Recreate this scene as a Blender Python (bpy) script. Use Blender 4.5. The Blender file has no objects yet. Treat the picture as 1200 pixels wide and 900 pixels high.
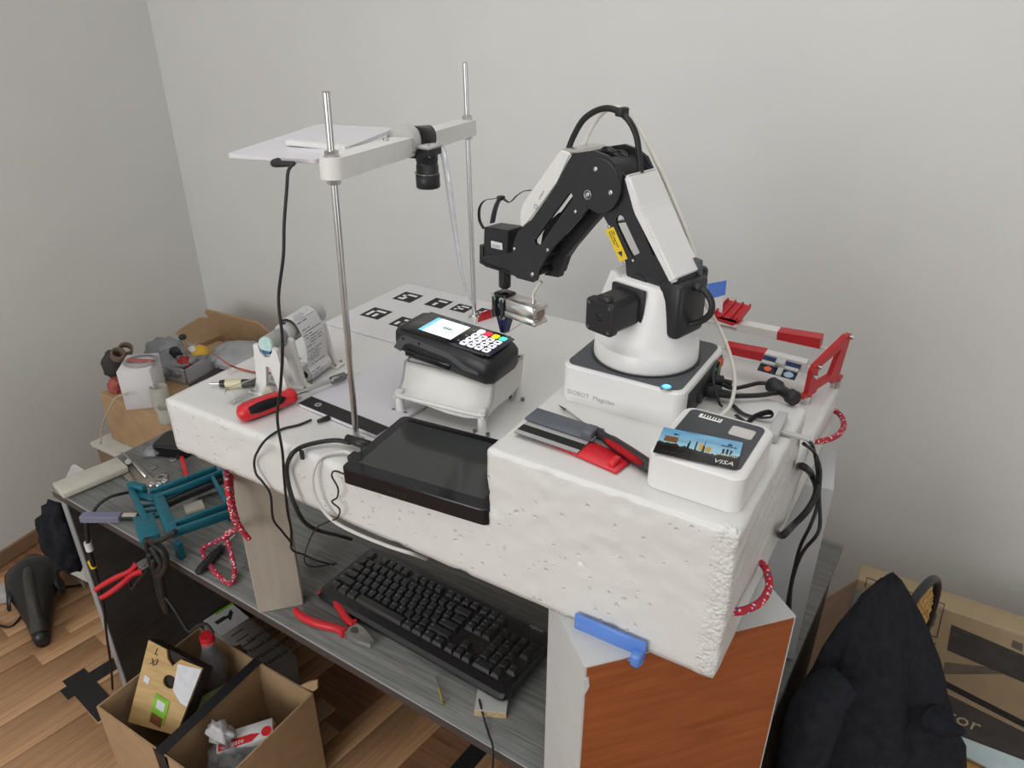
import bpy, bmesh, math, random
from mathutils import Vector as V, Matrix as Mx, noise, Quaternion
from mathutils.geometry import tessellate_polygon
random.seed(7)
S = bpy.context.scene
COL = S.collection
# ------------------------------------------------------------------ camera
FPX = 900.0
TH = math.radians(27.9)
PHI = math.radians(121.2988)
CAM = V((0, 0, 1.796))
FW = V((math.cos(PHI)*math.cos(TH), math.sin(PHI)*math.cos(TH), -math.sin(TH)))
RT = V((math.sin(PHI), -math.cos(PHI), 0))
UP = RT.cross(FW)
cd = bpy.data.cameras.new('camera'); cam = bpy.data.objects.new('camera', cd); COL.objects.link(cam)
cam.location = CAM
cam.rotation_euler = Mx((RT, UP, -FW)).transposed().to_euler()
cd.sensor_fit = 'HORIZONTAL'; cd.sensor_width = 36.0; cd.lens = FPX/1200*36.0
cd.clip_start = .02; cd.clip_end = 50
S.camera = cam
# ------------------------------------------------------------------ light
w = bpy.data.worlds.new('daylight'); S.world = w; w.use_nodes = True
bg = w.node_tree.nodes['Background']; bg.inputs[0].default_value = (.86, .93, 1, 1); bg.inputs[1].default_value = .35
def area(name, loc, target, sx, sy, power, col=(1, 1, 1)):
    l = bpy.data.lights.new(name, 'AREA'); l.shape = 'RECTANGLE'; l.size = sx; l.size_y = sy; l.energy = power; l.color = col
    o = bpy.data.objects.new(name, l); COL.objects.link(o); o.location = loc
    o.rotation_euler = (V(target)-V(loc)).to_track_quat('-Z', 'Y').to_euler()
    return o
area('assumed_window_light', (-.8, -2.47, 1.80), (-.8, 0, 1.80), 1.8, 1.4, 48, (.96, .985, 1))  # window assumed behind the camera from the fall of light, none in view
area('side_fill_light', (2.24, .3, 1.15), (0, .3, 1.15), 1.2, 1.3, 10, (.90, .96, 1))  # fill added from the right to brighten the back wall, no known window
area('overhead_fill_light', (-.45, .45, 2.68), (-.45, .451, 0), 1.6, 1.6, 12.5, (.97, .985, 1))  # fill added overhead to brighten upward faces, not a known lamp
S.view_settings.view_transform = 'Standard'; S.view_settings.look = 'None'
S.view_settings.gamma = 1; S.view_settings.use_curve_mapping = False
S.view_settings.exposure = 0.0
# ------------------------------------------------------------------ pixel -> place
def ray(px, py): return FW + RT*((px-600)/FPX) + UP*((450-py)/FPX)
def P(px, py, Z):            # on the horizontal plane Z
    d = ray(px, py); return CAM + d*((Z-CAM.z)/d.z)
def PY(px, py, y):           # on the vertical plane y
    d = ray(px, py); return CAM + d*((y-CAM.y)/d.y)
def PX(px, py, x):
    d = ray(px, py); return CAM + d*((x-CAM.x)/d.x)
# ------------------------------------------------------------------ materials
MATS = {}
def mat(name, col, rough=.5, metal=0, var=.06, vscale=40, bump=0, bscale=200, coat=0, trans=0, ior=1.45, alpha=1, emit=None, estr=0, stretch=(1, 1, 1), spec=.5):
    if name in MATS: return MATS[name]
    m = bpy.data.materials.new(name); m.use_nodes = True
    nt = m.node_tree; b = nt.nodes['Principled BSDF']
    c = tuple(col)+(1,)
    tc = nt.nodes.new('ShaderNodeTexCoord'); mp = nt.nodes.new('ShaderNodeMapping'); mp.inputs['Scale'].default_value = stretch
    nt.links.new(tc.outputs['Object'], mp.inputs[0])
    n = nt.nodes.new('ShaderNodeTexNoise'); n.inputs['Scale'].default_value = vscale; n.inputs['Detail'].default_value = 4
    nt.links.new(mp.outputs[0], n.inputs['Vector'])
    r = nt.nodes.new('ShaderNodeValToRGB')
    r.color_ramp.elements[0].position = .3; r.color_ramp.elements[1].position = .7
    r.color_ramp.elements[0].color = tuple(max(0, x*(1-var)) for x in col)+(1,)
    r.color_ramp.elements[1].color = tuple(min(1, x*(1+var)) for x in col)+(1,)
    nt.links.new(n.outputs['Fac'], r.inputs[0]); nt.links.new(r.outputs[0], b.inputs['Base Color'])
    b.inputs['Roughness'].default_value = rough; b.inputs['Metallic'].default_value = metal
    b.inputs['Specular IOR Level'].default_value = spec
    b.inputs['Coat Weight'].default_value = coat; b.inputs['Transmission Weight'].default_value = trans
    b.inputs['IOR'].default_value = ior; b.inputs['Alpha'].default_value = alpha
    if emit: b.inputs['Emission Color'].default_value = tuple(emit)+(1,); b.inputs['Emission Strength'].default_value = estr
    if bump:
        n2 = nt.nodes.new('ShaderNodeTexNoise'); n2.inputs['Scale'].default_value = bscale; n2.inputs['Detail'].default_value = 5
        nt.links.new(mp.outputs[0], n2.inputs['Vector'])
        bp = nt.nodes.new('ShaderNodeBump'); bp.inputs['Strength'].default_value = bump; bp.inputs['Distance'].default_value = .004
        nt.links.new(n2.outputs['Fac'], bp.inputs['Height']); nt.links.new(bp.outputs[0], b.inputs['Normal'])
    MATS[name] = m; return m
def wood(name, c1, c2, scale=(2, 40, 2), rough=.45, dist=3, rot=0, bump=.05, ns=3):
    if name in MATS: return MATS[name]
    m = bpy.data.materials.new(name); m.use_nodes = True; nt = m.node_tree; b = nt.nodes['Principled BSDF']
    tc = nt.nodes.new('ShaderNodeTexCoord'); mp = nt.nodes.new('ShaderNodeMapping'); mp.inputs['Scale'].default_value = scale
    mp.inputs['Rotation'].default_value = (0, 0, rot)
    nt.links.new(tc.outputs['Object'], mp.inputs[0])
    n = nt.nodes.new('ShaderNodeTexNoise'); n.inputs['Scale'].default_value = ns; n.inputs['Detail'].default_value = 6; n.inputs['Distortion'].default_value = dist*.2
    nt.links.new(mp.outputs[0], n.inputs['Vector'])
    r = nt.nodes.new('ShaderNodeValToRGB'); r.color_ramp.elements[0].position = .3; r.color_ramp.elements[1].position = .7
    r.color_ramp.elements[0].color = tuple(c1)+(1,); r.color_ramp.elements[1].color = tuple(c2)+(1,)
    nt.links.new(n.outputs['Fac'], r.inputs[0])
    oi = nt.nodes.new('ShaderNodeObjectInfo'); hs = nt.nodes.new('ShaderNodeHueSaturation')
    mr = nt.nodes.new('ShaderNodeMapRange'); mr.inputs['To Min'].default_value = .955; mr.inputs['To Max'].default_value = 1.045
    nt.links.new(oi.outputs['Random'], mr.inputs['Value']); nt.links.new(mr.outputs[0], hs.inputs['Value'])
    nt.links.new(r.outputs[0], hs.inputs['Color']); nt.links.new(hs.outputs[0], b.inputs['Base Color'])
    b.inputs['Roughness'].default_value = rough
    if bump:
        bp = nt.nodes.new('ShaderNodeBump'); bp.inputs['Strength'].default_value = bump; bp.inputs['Distance'].default_value = .003
        nt.links.new(n.outputs['Fac'], bp.inputs['Height']); nt.links.new(bp.outputs[0], b.inputs['Normal'])
    MATS[name] = m; return m
def attr_mat(name, rough=.35, emit=0):
    if name in MATS: return MATS[name]
    m = bpy.data.materials.new(name); m.use_nodes = True; nt = m.node_tree; b = nt.nodes['Principled BSDF']
    a = nt.nodes.new('ShaderNodeAttribute'); a.attribute_name = 'Col'
    nt.links.new(a.outputs['Color'], b.inputs['Base Color']); b.inputs['Roughness'].default_value = rough
    if emit: nt.links.new(a.outputs['Color'], b.inputs['Emission Color']); b.inputs['Emission Strength'].default_value = emit
    MATS[name] = m; return m
def rope_mat(name, base, flecks, scale=380):
    if name in MATS: return MATS[name]
    m = bpy.data.materials.new(name); m.use_nodes = True; nt = m.node_tree; b = nt.nodes['Principled BSDF']
    tc = nt.nodes.new('ShaderNodeTexCoord'); vo = nt.nodes.new('ShaderNodeTexVoronoi'); vo.inputs['Scale'].default_value = scale
    nt.links.new(tc.outputs['Object'], vo.inputs['Vector'])
    r = nt.nodes.new('ShaderNodeValToRGB'); r.color_ramp.interpolation = 'CONSTANT'
    e = r.color_ramp.elements; e[0].color = tuple(base)+(1,); e[0].position = 0
    e[1].position = .83; e[1].color = tuple(flecks[0])+(1,)
    k = e.new(.92); k.color = tuple(flecks[1])+(1,)
    sp = nt.nodes.new('ShaderNodeSeparateColor'); nt.links.new(vo.outputs['Color'], sp.inputs[0]); nt.links.new(sp.outputs[0], r.inputs[0])
    nt.links.new(r.outputs[0], b.inputs['Base Color']); b.inputs['Roughness'].default_value = .75
    bp = nt.nodes.new('ShaderNodeBump'); bp.inputs['Strength'].default_value = .5; bp.inputs['Distance'].default_value = .002
    nt.links.new(vo.outputs['Distance'], bp.inputs['Height']); nt.links.new(bp.outputs[0], b.inputs['Normal'])
    MATS[name] = m; return m
def foam_mat():
    m = mat('painted_foam', (.70, .69, .665), .36, var=.015, vscale=8, bump=.22, bscale=45); nt = m.node_tree
    bp = [n for n in nt.nodes if n.type == 'BUMP'][0]; b = nt.nodes['Principled BSDF']; mp = [n for n in nt.nodes if n.type == 'MAPPING'][0]
    vo = nt.nodes.new('ShaderNodeTexVoronoi'); vo.inputs['Scale'].default_value = 120; vo.inputs['Randomness'].default_value = 1
    dn = nt.nodes.new('ShaderNodeTexNoise'); dn.inputs['Scale'].default_value = 60; dn.inputs['Detail'].default_value = 3
    vm = nt.nodes.new('ShaderNodeVectorMath'); vm.operation = 'MULTIPLY_ADD'; vm.inputs[1].default_value = (.012, .012, .012)
    nt.links.new(mp.outputs[0], dn.inputs['Vector']); nt.links.new(dn.outputs['Color'], vm.inputs[0]); nt.links.new(mp.outputs[0], vm.inputs[2]); nt.links.new(vm.outputs[0], vo.inputs['Vector'])
    sp = nt.nodes.new('ShaderNodeSeparateColor'); nt.links.new(vo.outputs['Color'], sp.inputs[0])
    gt = nt.nodes.new('ShaderNodeMath'); gt.operation = 'GREATER_THAN'; gt.inputs[1].default_value = .86; nt.links.new(sp.outputs[0], gt.inputs[0])
    pit = nt.nodes.new('ShaderNodeMapRange'); pit.inputs['From Min'].default_value = 0; pit.inputs['From Max'].default_value = .35; pit.inputs['To Min'].default_value = 1; pit.inputs['To Max'].default_value = 0
    nt.links.new(vo.outputs['Distance'], pit.inputs['Value'])
    mu = nt.nodes.new('ShaderNodeMath'); mu.operation = 'MULTIPLY'; nt.links.new(gt.outputs[0], mu.inputs[0]); nt.links.new(pit.outputs[0], mu.inputs[1])
    # pits mostly on the upright faces, the top is smooth paint
    ge = nt.nodes.new('ShaderNodeNewGeometry'); sx = nt.nodes.new('ShaderNodeSeparateXYZ'); nt.links.new(ge.outputs['True Normal'], sx.inputs[0])
    fz = nt.nodes.new('ShaderNodeMapRange'); fz.inputs['From Min'].default_value = .5; fz.inputs['From Max'].default_value = .9; fz.inputs['To Min'].default_value = 1; fz.inputs['To Max'].default_value = .12
    nt.links.new(sx.outputs[2], fz.inputs['Value'])
    m2 = nt.nodes.new('ShaderNodeMath'); m2.operation = 'MULTIPLY'; nt.links.new(mu.outputs[0], m2.inputs[0]); nt.links.new(fz.outputs[0], m2.inputs[1])
    b2 = nt.nodes.new('ShaderNodeBump'); b2.invert = True; b2.inputs['Strength'].default_value = .75; b2.inputs['Distance'].default_value = .003
    nt.links.new(m2.outputs[0], b2.inputs['Height']); nt.links.new(bp.outputs[0], b2.inputs['Normal']); nt.links.new(b2.outputs[0], b.inputs['Normal'])
    # crumbly beads along the front corner of the block
    so = nt.nodes.new('ShaderNodeVectorMath'); so.operation = 'DISTANCE'; ml = nt.nodes.new('ShaderNodeVectorMath'); ml.operation = 'MULTIPLY'; ml.inputs[1].default_value = (1, 1, 0)
    nt.links.new(mp.outputs[0], ml.inputs[0]); nt.links.new(ml.outputs[0], so.inputs[0]); so.inputs[1].default_value = (.450, -.310, 0)
    cm = nt.nodes.new('ShaderNodeMapRange'); cm.inputs['From Min'].default_value = .006; cm.inputs['From Max'].default_value = .019; cm.inputs['To Min'].default_value = 1; cm.inputs['To Max'].default_value = 0; nt.links.new(so.outputs['Value'], cm.inputs['Value'])
    cn = nt.nodes.new('ShaderNodeTexVoronoi'); cn.inputs['Scale'].default_value = 190; nt.links.new(vm.outputs[0], cn.inputs['Vector'])
    ch = nt.nodes.new('ShaderNodeMath'); ch.operation = 'MULTIPLY'; nt.links.new(cn.outputs['Distance'], ch.inputs[0]); nt.links.new(cm.outputs[0], ch.inputs[1])
    b3 = nt.nodes.new('ShaderNodeBump'); b3.invert = True; b3.inputs['Strength'].default_value = .7; b3.inputs['Distance'].default_value = .003
    nt.links.new(ch.outputs[0], b3.inputs['Height']); nt.links.new(b2.outputs[0], b3.inputs['Normal']); nt.links.new(b3.outputs[0], b.inputs['Normal'])
    m3 = nt.nodes.new('ShaderNodeMath'); m3.operation = 'MULTIPLY'; m3.inputs[1].default_value = .30; nt.links.new(fz.outputs[0], m3.inputs[0]); nt.links.new(m3.outputs[0], bp.inputs['Strength'])
    return m
M_wall = mat('wall_paint', (.775, .77, .745), .9, var=.02, vscale=3, bump=.12, bscale=90)
M_foam = foam_mat()
M_white = mat('white_plastic', (.73, .72, .70), .35, var=.01)
M_print = mat('white_printed_plastic', (.72, .71, .68), .5, var=.02, bump=.06, bscale=500)
M_black = mat('black_plastic', (.017, .017, .019), .42, var=.1)
M_blackm = mat('black_anodised', (.022, .023, .026), .38, var=.08, vscale=20)
M_bgloss = mat('black_gloss', (.010, .010, .012), .12, var=.05)
M_rubber = mat('black_rubber', (.014, .014, .015), .5, var=.1)
M_steel = mat('steel', (.62, .62, .61), .28, 1, var=.06, vscale=90)
M_dsteel = mat('dark_steel', (.22, .22, .22), .35, 1, var=.1)
M_alu = mat('aluminium', (.72, .70, .67), .34, 1, var=.05)
M_red = mat('red_plastic', (.50, .018, .025), .4, var=.05)
M_redg = mat('red_grip', (.62, .02, .03), .35, var=.05)
M_blue = mat('blue_plastic', (.09, .20, .62), .35, var=.04)
M_grey = mat('grey_plastic', (.38, .38, .37), .5, var=.04)
M_lgrey = mat('light_grey_print', (.50, .50, .48), .5, var=.04)
M_dgrey = mat('dark_grey_plastic', (.075, .08, .09), .5, var=.06)
M_teal = mat('teal_plastic', (.008, .12, .165), .42, var=.08)
M_paper = mat('white_paper', (.70, .69, .69), .8, var=.01)
M_print_ink = mat('print_ink', (.03, .03, .03), .7)
M_ink = mat('grey_ink', (.16, .16, .17), .7)
M_padw = mat('light_pad_acrylic', (.66, .64, .68), .25, var=.01)
M_kraft = mat('kraft_cardboard', (.43, .28, .155), .85, var=.07, vscale=25, bump=.1, bscale=60)
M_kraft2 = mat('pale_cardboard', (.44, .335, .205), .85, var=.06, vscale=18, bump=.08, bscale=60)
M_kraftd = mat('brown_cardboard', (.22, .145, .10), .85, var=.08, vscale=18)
M_clear = mat('clear_plastic', (.95, .95, .95), .08, trans=1, ior=1.3, var=0)
M_tube = mat('silicone_tube', (.74, .71, .64), .3, var=.03)
M_gold = mat('yellow_label', (.78, .55, .03), .5, var=.04)
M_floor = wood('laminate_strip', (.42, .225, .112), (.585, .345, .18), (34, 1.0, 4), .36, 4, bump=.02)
M_desk = wood('grey_wood_laminate', (.095, .097, .092), (.215, .218, .205), (2.2, 46, 6), .42, 5, bump=.08)
M_deskd = wood('dark_wood_laminate', (.040, .035, .033), (.065, .058, .053), (2.2, 3, 26), .5, 5, bump=.05)
M_edge = mat('grey_edge_band', (.36, .37, .38), .45, var=.04)
M_orange = wood('orange_veneer', (.245, .060, .016), (.345, .098, .028), (3, 3, 26), .4, 4, bump=.03)
M_board = wood('raw_board', (.34, .30, .245), (.42, .375, .31), (9, 9, 2), .8, 3, bump=.12)
M_melamine = mat('grey_melamine', (.55, .555, .54), .5, var=.03, vscale=20, bump=.05, bscale=300)
M_chip = mat('chipboard', (.52, .38, .21), .9, var=.3, vscale=320, bump=.3, bscale=300)
M_rope = rope_mat('red_flecked_rope', (.50, .015, .03), ((.80, .72, .70), (.08, .07, .30)))
M_cloth = mat('black_knit', (.021, .022, .027), .95, var=.25, vscale=60, bump=.6, bscale=700, spec=.15)
M_cane = mat('cane', (.62, .36, .11), .55, var=.2, vscale=120)
M_tape = mat('black_tape', (.018, .017, .018), .6, var=.15)
M_glassd = mat('screen_glass', (.020, .021, .022), .06, var=.03, spec=.6)
M_grime = mat('bag_film', (.62, .63, .65), .22, trans=.75, ior=1.25, var=.05)
# ------------------------------------------------------------------ mesh builder
def frame(o, x, z=(0, 0, 1)):
    x = V(x).normalized(); z = V(z); y = z.cross(x).normalized(); z = x.cross(y)
    m = Mx((x, y, z)).transposed().to_4x4(); m.translation = V(o); return m
def smooth_path(pts, n=8):
    pts = [V(p) for p in pts]
    if len(pts) < 3: return pts
    out = []; L = len(pts)
    for i in range(L-1):
        p0 = pts[max(i-1, 0)]; p1 = pts[i]; p2 = pts[i+1]; p3 = pts[min(i+2, L-1)]
        for k in range(n):
            t = k/n
            out.append(.5*((2*p1)+(p2-p0)*t+(2*p0-5*p1+4*p2-p3)*t*t+(3*p1-p0-3*p2+p3)*t**3))
    out.append(pts[-1]); return out
class B:
    def __init__(s): s.bm = bmesh.new()
    def add(s, verts, faces, M=None, mi=0, sm=False):
        vs = [s.bm.verts.new((M @ V(v)) if M else V(v)) for v in verts]
        for f in faces:
            try:
                fc = s.bm.faces.new([vs[i] for i in f]); fc.material_index = mi; fc.smooth = sm
            except ValueError: pass
        return s
    def box(s, c, d, M=None, bev=0, mi=0, taper=1.0, seg=2):
        b = bmesh.new(); bmesh.ops.create_cube(b, size=1)
        for v in b.verts:
            k = taper if v.co.z > 0 else 1
            v.co = V((v.co.x*d[0]*k, v.co.y*d[1]*k, v.co.z*d[2]))
        if bev: bmesh.ops.bevel(b, geom=b.edges[:], offset=bev, segments=seg, affect='EDGES', profile=.5)
        for v in b.verts: v.co += V(c)
        return s.take(b, M, mi, bool(bev))
    def vbox(s, c, d, r, M=None, mi=0, seg=5, bev=0):     # box with rounded vertical edges
        x, y = d[0]/2, d[1]/2; pts = []
        for cx, cy, a0 in ((x-r, y-r, 0), (-x+r, y-r, 90), (-x+r, -y+r, 180), (x-r, -y+r, 270)):
            for k in range(seg+1):
                a = math.radians(a0+90*k/seg); pts.append((cx+r*math.cos(a)+c[0], cy+r*math.sin(a)+c[1]))
        z0, z1 = c[2]-d[2]/2, c[2]+d[2]/2
        if not bev: rings = [(1, z0), (1, z1)]
        else: rings = [(1, z0), (1, z1-bev), (1-.6*bev/x, z1-bev*.3), (1-1.6*bev/x, z1)]
        n = len(pts); vs = []; fs = []
        for sc, z in rings:
            vs += [((px-c[0])*sc+c[0], (py-c[1])*sc+c[1], z) for px, py in pts]
        for q in range(len(rings)-1):
            for i in range(n): fs.append((q*n+i, q*n+(i+1) % n, (q+1)*n+(i+1) % n, (q+1)*n+i))
        fs.append(tuple(range(n-1, -1, -1))); fs.append(tuple(range((len(rings)-1)*n, len(rings)*n)))
        return s.add(vs, fs, M, mi)
    def take(s, b, M=None, mi=0, sm=False):
        mp = {}
        for v in b.verts: mp[v] = s.bm.verts.new((M @ v.co) if M else v.co)
        for f in b.faces:
            try:
                nf = s.bm.faces.new([mp[v] for v in f.verts]); nf.material_index = mi; nf.smooth = sm
            except ValueError: pass
        b.free(); return s
    def tube(s, pts, r, seg=8, n=8, mi=0, M=None, flat=None, raw=False):
        pts = [V(p) for p in pts] if raw else smooth_path(pts, n)
        if M: pts = [M @ p for p in pts]
        N = len(pts); rr = r if isinstance(r, (list, tuple)) else [r]*N
        if len(rr) != N: rr = [rr[0]+(rr[-1]-rr[0])*0 if len(rr) == 1 else rr[min(len(rr)-1, int(i*(len(rr)-1)/(N-1)))]+(rr[min(len(rr)-1, int(i*(len(rr)-1)/(N-1))+1)]-rr[min(len(rr)-1, int(i*(len(rr)-1)/(N-1)))])*((i*(len(rr)-1)/(N-1)) % 1) for i in range(N)]
        t0 = (pts[1]-pts[0]).normalized(); u = t0.orthogonal().normalized()
        if flat is not None: u = (V(flat)-t0*t0.dot(V(flat))).normalized()
        vs = []; prev = t0
        for i, p in enumerate(pts):
            t = (pts[min(i+1, N-1)]-pts[max(i-1, 0)]).normalized()
            u = (prev.rotation_difference(t)) @ u; prev = t
            u = (u-t*u.dot(t)).normalized(); w_ = t.cross(u)
            for k in range(seg):
                a = 2*math.pi*k/seg
                fx = 1 if flat is None else .22
                vs.append(p+u*(math.cos(a)*rr[i]*fx)+w_*(math.sin(a)*rr[i]))
        fs = [(i*seg+k, i*seg+(k+1) % seg, (i+1)*seg+(k+1) % seg, (i+1)*seg+k) for i in range(N-1) for k in range(seg)]
        fs.append(tuple(range(seg-1, -1, -1))); fs.append(tuple(range((N-1)*seg, N*seg)))
        return s.add(vs, fs, None, mi, True)
    def cyl(s, p0, p1, r0, r1=None, seg=20, mi=0, M=None):
        r1 = r0 if r1 is None else r1
        return s.lathe([(r0, 0), (r1, (V(p1)-V(p0)).length)], p0, V(p1)-V(p0), seg, mi, M)
    def lathe(s, prof, o, ax, seg=24, mi=0, M=None, cap=True, sm=None):
        o = V(o); ax = V(ax).normalized(); u = ax.orthogonal().normalized(); w_ = ax.cross(u); vs = []
        for r, z in prof:
            for k in range(seg):
                a = 2*math.pi*k/seg; vs.append(o+ax*z+u*(r*math.cos(a))+w_*(r*math.sin(a)))
        n = len(prof)
        if M: vs = [M @ v for v in vs]
        fs = [(i*seg+k, i*seg+(k+1) % seg, (i+1)*seg+(k+1) % seg, (i+1)*seg+k) for i in range(n-1) for k in range(seg)]
        s.add(vs, fs, None, mi, True)
        if cap:
            c = len(vs); s.add(vs[:seg], [tuple(range(seg-1, -1, -1))], None, mi); s.add(vs[-seg:], [tuple(range(seg))], None, mi)
        return s
    def prism(s, poly, vec, mi=0, M=None, holes=()):
        poly = [V(p) for p in poly]; vec = V(vec)
        if not holes:
            n = len(poly); vs = poly+[p+vec for p in poly]
            fs = [tuple(range(n-1, -1, -1)), tuple(range(n, 2*n))]+[(i, (i+1) % n, n+(i+1) % n, n+i) for i in range(n)]
            return s.add(vs, fs, M, mi)
        loops = [poly]+[[V(p) for p in h] for h in holes]
        flat = [p for l in loops for p in l]; n = len(flat)
        tris = tessellate_polygon(loops)
        vs = flat+[p+vec for p in flat]; fs = [tuple(t) for t in tris]+[tuple(n+i for i in reversed(t)) for t in tris]
        k = 0
        for l in loops:
            m = len(l); fs += [(k+i, k+(i+1) % m, n+k+(i+1) % m, n+k+i) for i in range(m)]; k += m
        return s.add(vs, fs, M, mi)
    def blob(s, c, r, amp=.25, freq=3, seed=0, sub=3, M=None, mi=0, flatz=None):
        b = bmesh.new(); bmesh.ops.create_icosphere(b, subdivisions=sub, radius=1)
        for v in b.verts:
            d = v.co.normalized(); k = 1+amp*noise.fractal(d*freq+V((seed*7.1, seed*3.3, 0)), 1, 2, 4)
            v.co = V((d.x*r[0]*k, d.y*r[1]*k, d.z*r[2]*k))
            if flatz is not None and v.co.z < flatz: v.co.z = flatz
            v.co += V(c)
        return s.take(b, M, mi, True)
    def text(s, body, o, x, up, size, depth=.0002, mi=0, font_shear=0, align='LEFT'):
        cu = bpy.data.curves.new('lettering', 'FONT'); cu.body = body; cu.size = size; cu.extrude = depth; cu.shear = font_shear; cu.align_x = align; cu.resolution_u = 2
        to = bpy.data.objects.new('lettering', cu); COL.objects.link(to)
        me = bpy.data.meshes.new_from_object(to.evaluated_get(bpy.context.evaluated_depsgraph_get()))
        x = V(x).normalized(); up = V(up); z = x.cross(up).normalized(); up = z.cross(x)
        m = Mx((x, up, z)).transposed().to_4x4(); m.translation = V(o)
        s.add([v.co for v in me.vertices], [tuple(p.vertices) for p in me.polygons], m, mi)
        bpy.data.objects.remove(to); bpy.data.curves.remove(cu); bpy.data.meshes.remove(me); return s
def rgrid(lo, hi, cell, r, disp, b=None, freq=18, crust=None):
    """box made of a fine grid, edges rounded, surface pushed about by noise"""
    lo = V(lo); hi = V(hi); d = hi-lo; n = [max(2, int(d[i]/cell)) for i in range(3)]
    bm = bmesh.new(); cache = {}
    def vt(i, j, k):
        key = (i, j, k)
        if key not in cache:
            p = V((lo.x+d.x*i/n[0], lo.y+d.y*j/n[1], lo.z+d.z*k/n[2]))
            q = V((min(max(p[a], lo[a]+r), hi[a]-r) for a in range(3)))
            nn = (p-q)
            if nn.length > 1e-9: nn.normalize(); p = q+nn*r
            e = noise.fractal(p*freq, 1, 2, 4)*disp
            if crust: e += crust(p)
            p += nn*e
            cache[key] = bm.verts.new(p)
        return cache[key]
    def face(f, a, bb):
        for i in range(n[a]):
            for j in range(n[bb]):
                fc = bm.faces.new([vt(*f(i, j)), vt(*f(i+1, j)), vt(*f(i+1, j+1)), vt(*f(i, j+1))]); fc.smooth = True
    face(lambda i, j: (i, j, n[2]), 0, 1); face(lambda i, j: (j, i, 0), 1, 0)
    face(lambda i, j: (i, 0, j), 0, 2); face(lambda i, j: (j, n[1], i), 2, 0)
    face(lambda i, j: (n[0], i, j), 1, 2); face(lambda i, j: (0, j, i), 2, 1)
    o = B(); o.bm.free(); o.bm = bm; return o
WLOC = {}
def thing(name, label, cat, loc, group=None):
    o = bpy.data.objects.new(name, None); COL.objects.link(o); o.location = V(loc); o.empty_display_size = .03
    o['label'] = label; o['category'] = cat
    if group: o['group'] = group
    WLOC[o] = V(loc); return o
def obj(name, b, m, parent=None, label=None, cat=None, group=None, kind=None, fixn=True):
    bm = b.bm
    if fixn: bmesh.ops.recalc_face_normals(bm, faces=bm.faces[:])
    if parent is not None: org = WLOC[parent]
    else:
        xs = [v.co for v in bm.verts]
        org = V(((min(c.x for c in xs)+max(c.x for c in xs))/2, (min(c.y for c in xs)+max(c.y for c in xs))/2, min(c.z for c in xs)))
    for v in bm.verts: v.co -= org
    me = bpy.data.meshes.new(name); bm.to_mesh(me); bm.free()
    for k in (m if isinstance(m, (list, tuple)) else [m]): me.materials.append(k)
    o = bpy.data.objects.new(name, me); COL.objects.link(o)
    WLOC[o] = org
    if parent is not None: o.parent = parent
    else: o.location = org
    if parent is not None:
        # parts keep the thing's origin
        pass
    if label: o['label'] = label
    if cat: o['category'] = cat
    if group: o['group'] = group
    if kind: o['kind'] = kind
    return o
def colgrid(name, M, sx, sy, nx, ny, fn, m, parent=None, thick=.0007, **kw):
    """flat printed sheet, sx by sy, in frame M (corner at origin), colours from fn(u, v)"""
    bm = bmesh.new(); vs = [[bm.verts.new(M @ V((sx*i/nx, sy*j/ny, thick))) for j in range(ny+1)] for i in range(nx+1)]
    cl = bm.loops.layers.color.new('Col')
    for i in range(nx):
        for j in range(ny):
            f = bm.faces.new([vs[i][j], vs[i+1][j], vs[i+1][j+1], vs[i][j+1]]); c = fn((i+.5)/nx, (j+.5)/ny)
            for l in f.loops: l[cl] = tuple(c)+(1,)
    lo = [bm.verts.new(M @ V(p)) for p in ((0, 0, 0), (sx, 0, 0), (sx, sy, 0), (0, sy, 0))]
    top = [vs[0][0], vs[nx][0], vs[nx][ny], vs[0][ny]]
    e = fn(.5, .02)
    for f in [bm.faces.new(lo[::-1])]:
        for l in f.loops: l[cl] = (.5, .5, .5, 1)
    b = B(); b.bm.free(); b.bm = bm
    return obj(name, b, m, parent, fixn=False, **kw)
ZT, ZB, ZF, ZR = .74, 1.103, 1.20, 1.31       # desk top, foam underside, low foam top, raised foam top
# ================================================================== the room
CRN = V((-2.72, 1.95, 0)); WL0 = CRN+V((.126, -1, 0))*4.6; WB1 = V((2.4, 2.04, 0))
def wall(name, a, b, h, t, m):
    a = V(a); b = V(b); d = (b-a).normalized(); nrm = V((-d.y, d.x, 0))
    bb = B(); bb.prism([a, b, b+nrm*t, a+nrm*t], (0, 0, h)); return obj(name, bb, m, kind='structure')
dl = (CRN-WL0).normalized(); nl = V((-dl.y, dl.x, 0))
wall('wall_left', WL0, CRN+dl*.1, 2.7, .1, M_wall)
wall('wall_back', CRN, WB1, 2.7, .1, M_wall)
bb = B(); bb.prism([WL0-nl*.0+V((0, 0, .0)), CRN, CRN-nl*.012, WL0-nl*.012], (0, 0, .05))
obj('baseboard_left', bb, mat('baseboard_wood', (.28, .17, .10), .5, var=.1), kind='structure')
wall('wall_right', (2.3, 2.05, 0), (2.3, -2.6, 0), 2.7, .1, M_wall)
wall('wall_front', (2.4, -2.55, 0), (-2.5, -2.55, 0), 2.7, .1, M_wall)
bb = B(); bb.box((-.1, -.25, 2.75), (5.4, 4.8, .1)); obj('ceiling', bb, mat('ceiling_paint', (.84, .84, .83), .9, var=.01), kind='structure')
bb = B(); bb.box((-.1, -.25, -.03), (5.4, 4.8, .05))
FLOOR = obj('floor', bb, wood('laminate_far', (.20, .09, .045), (.36, .19, .10), (1.6, 26, 4), .45, 4), kind='structure')
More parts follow.
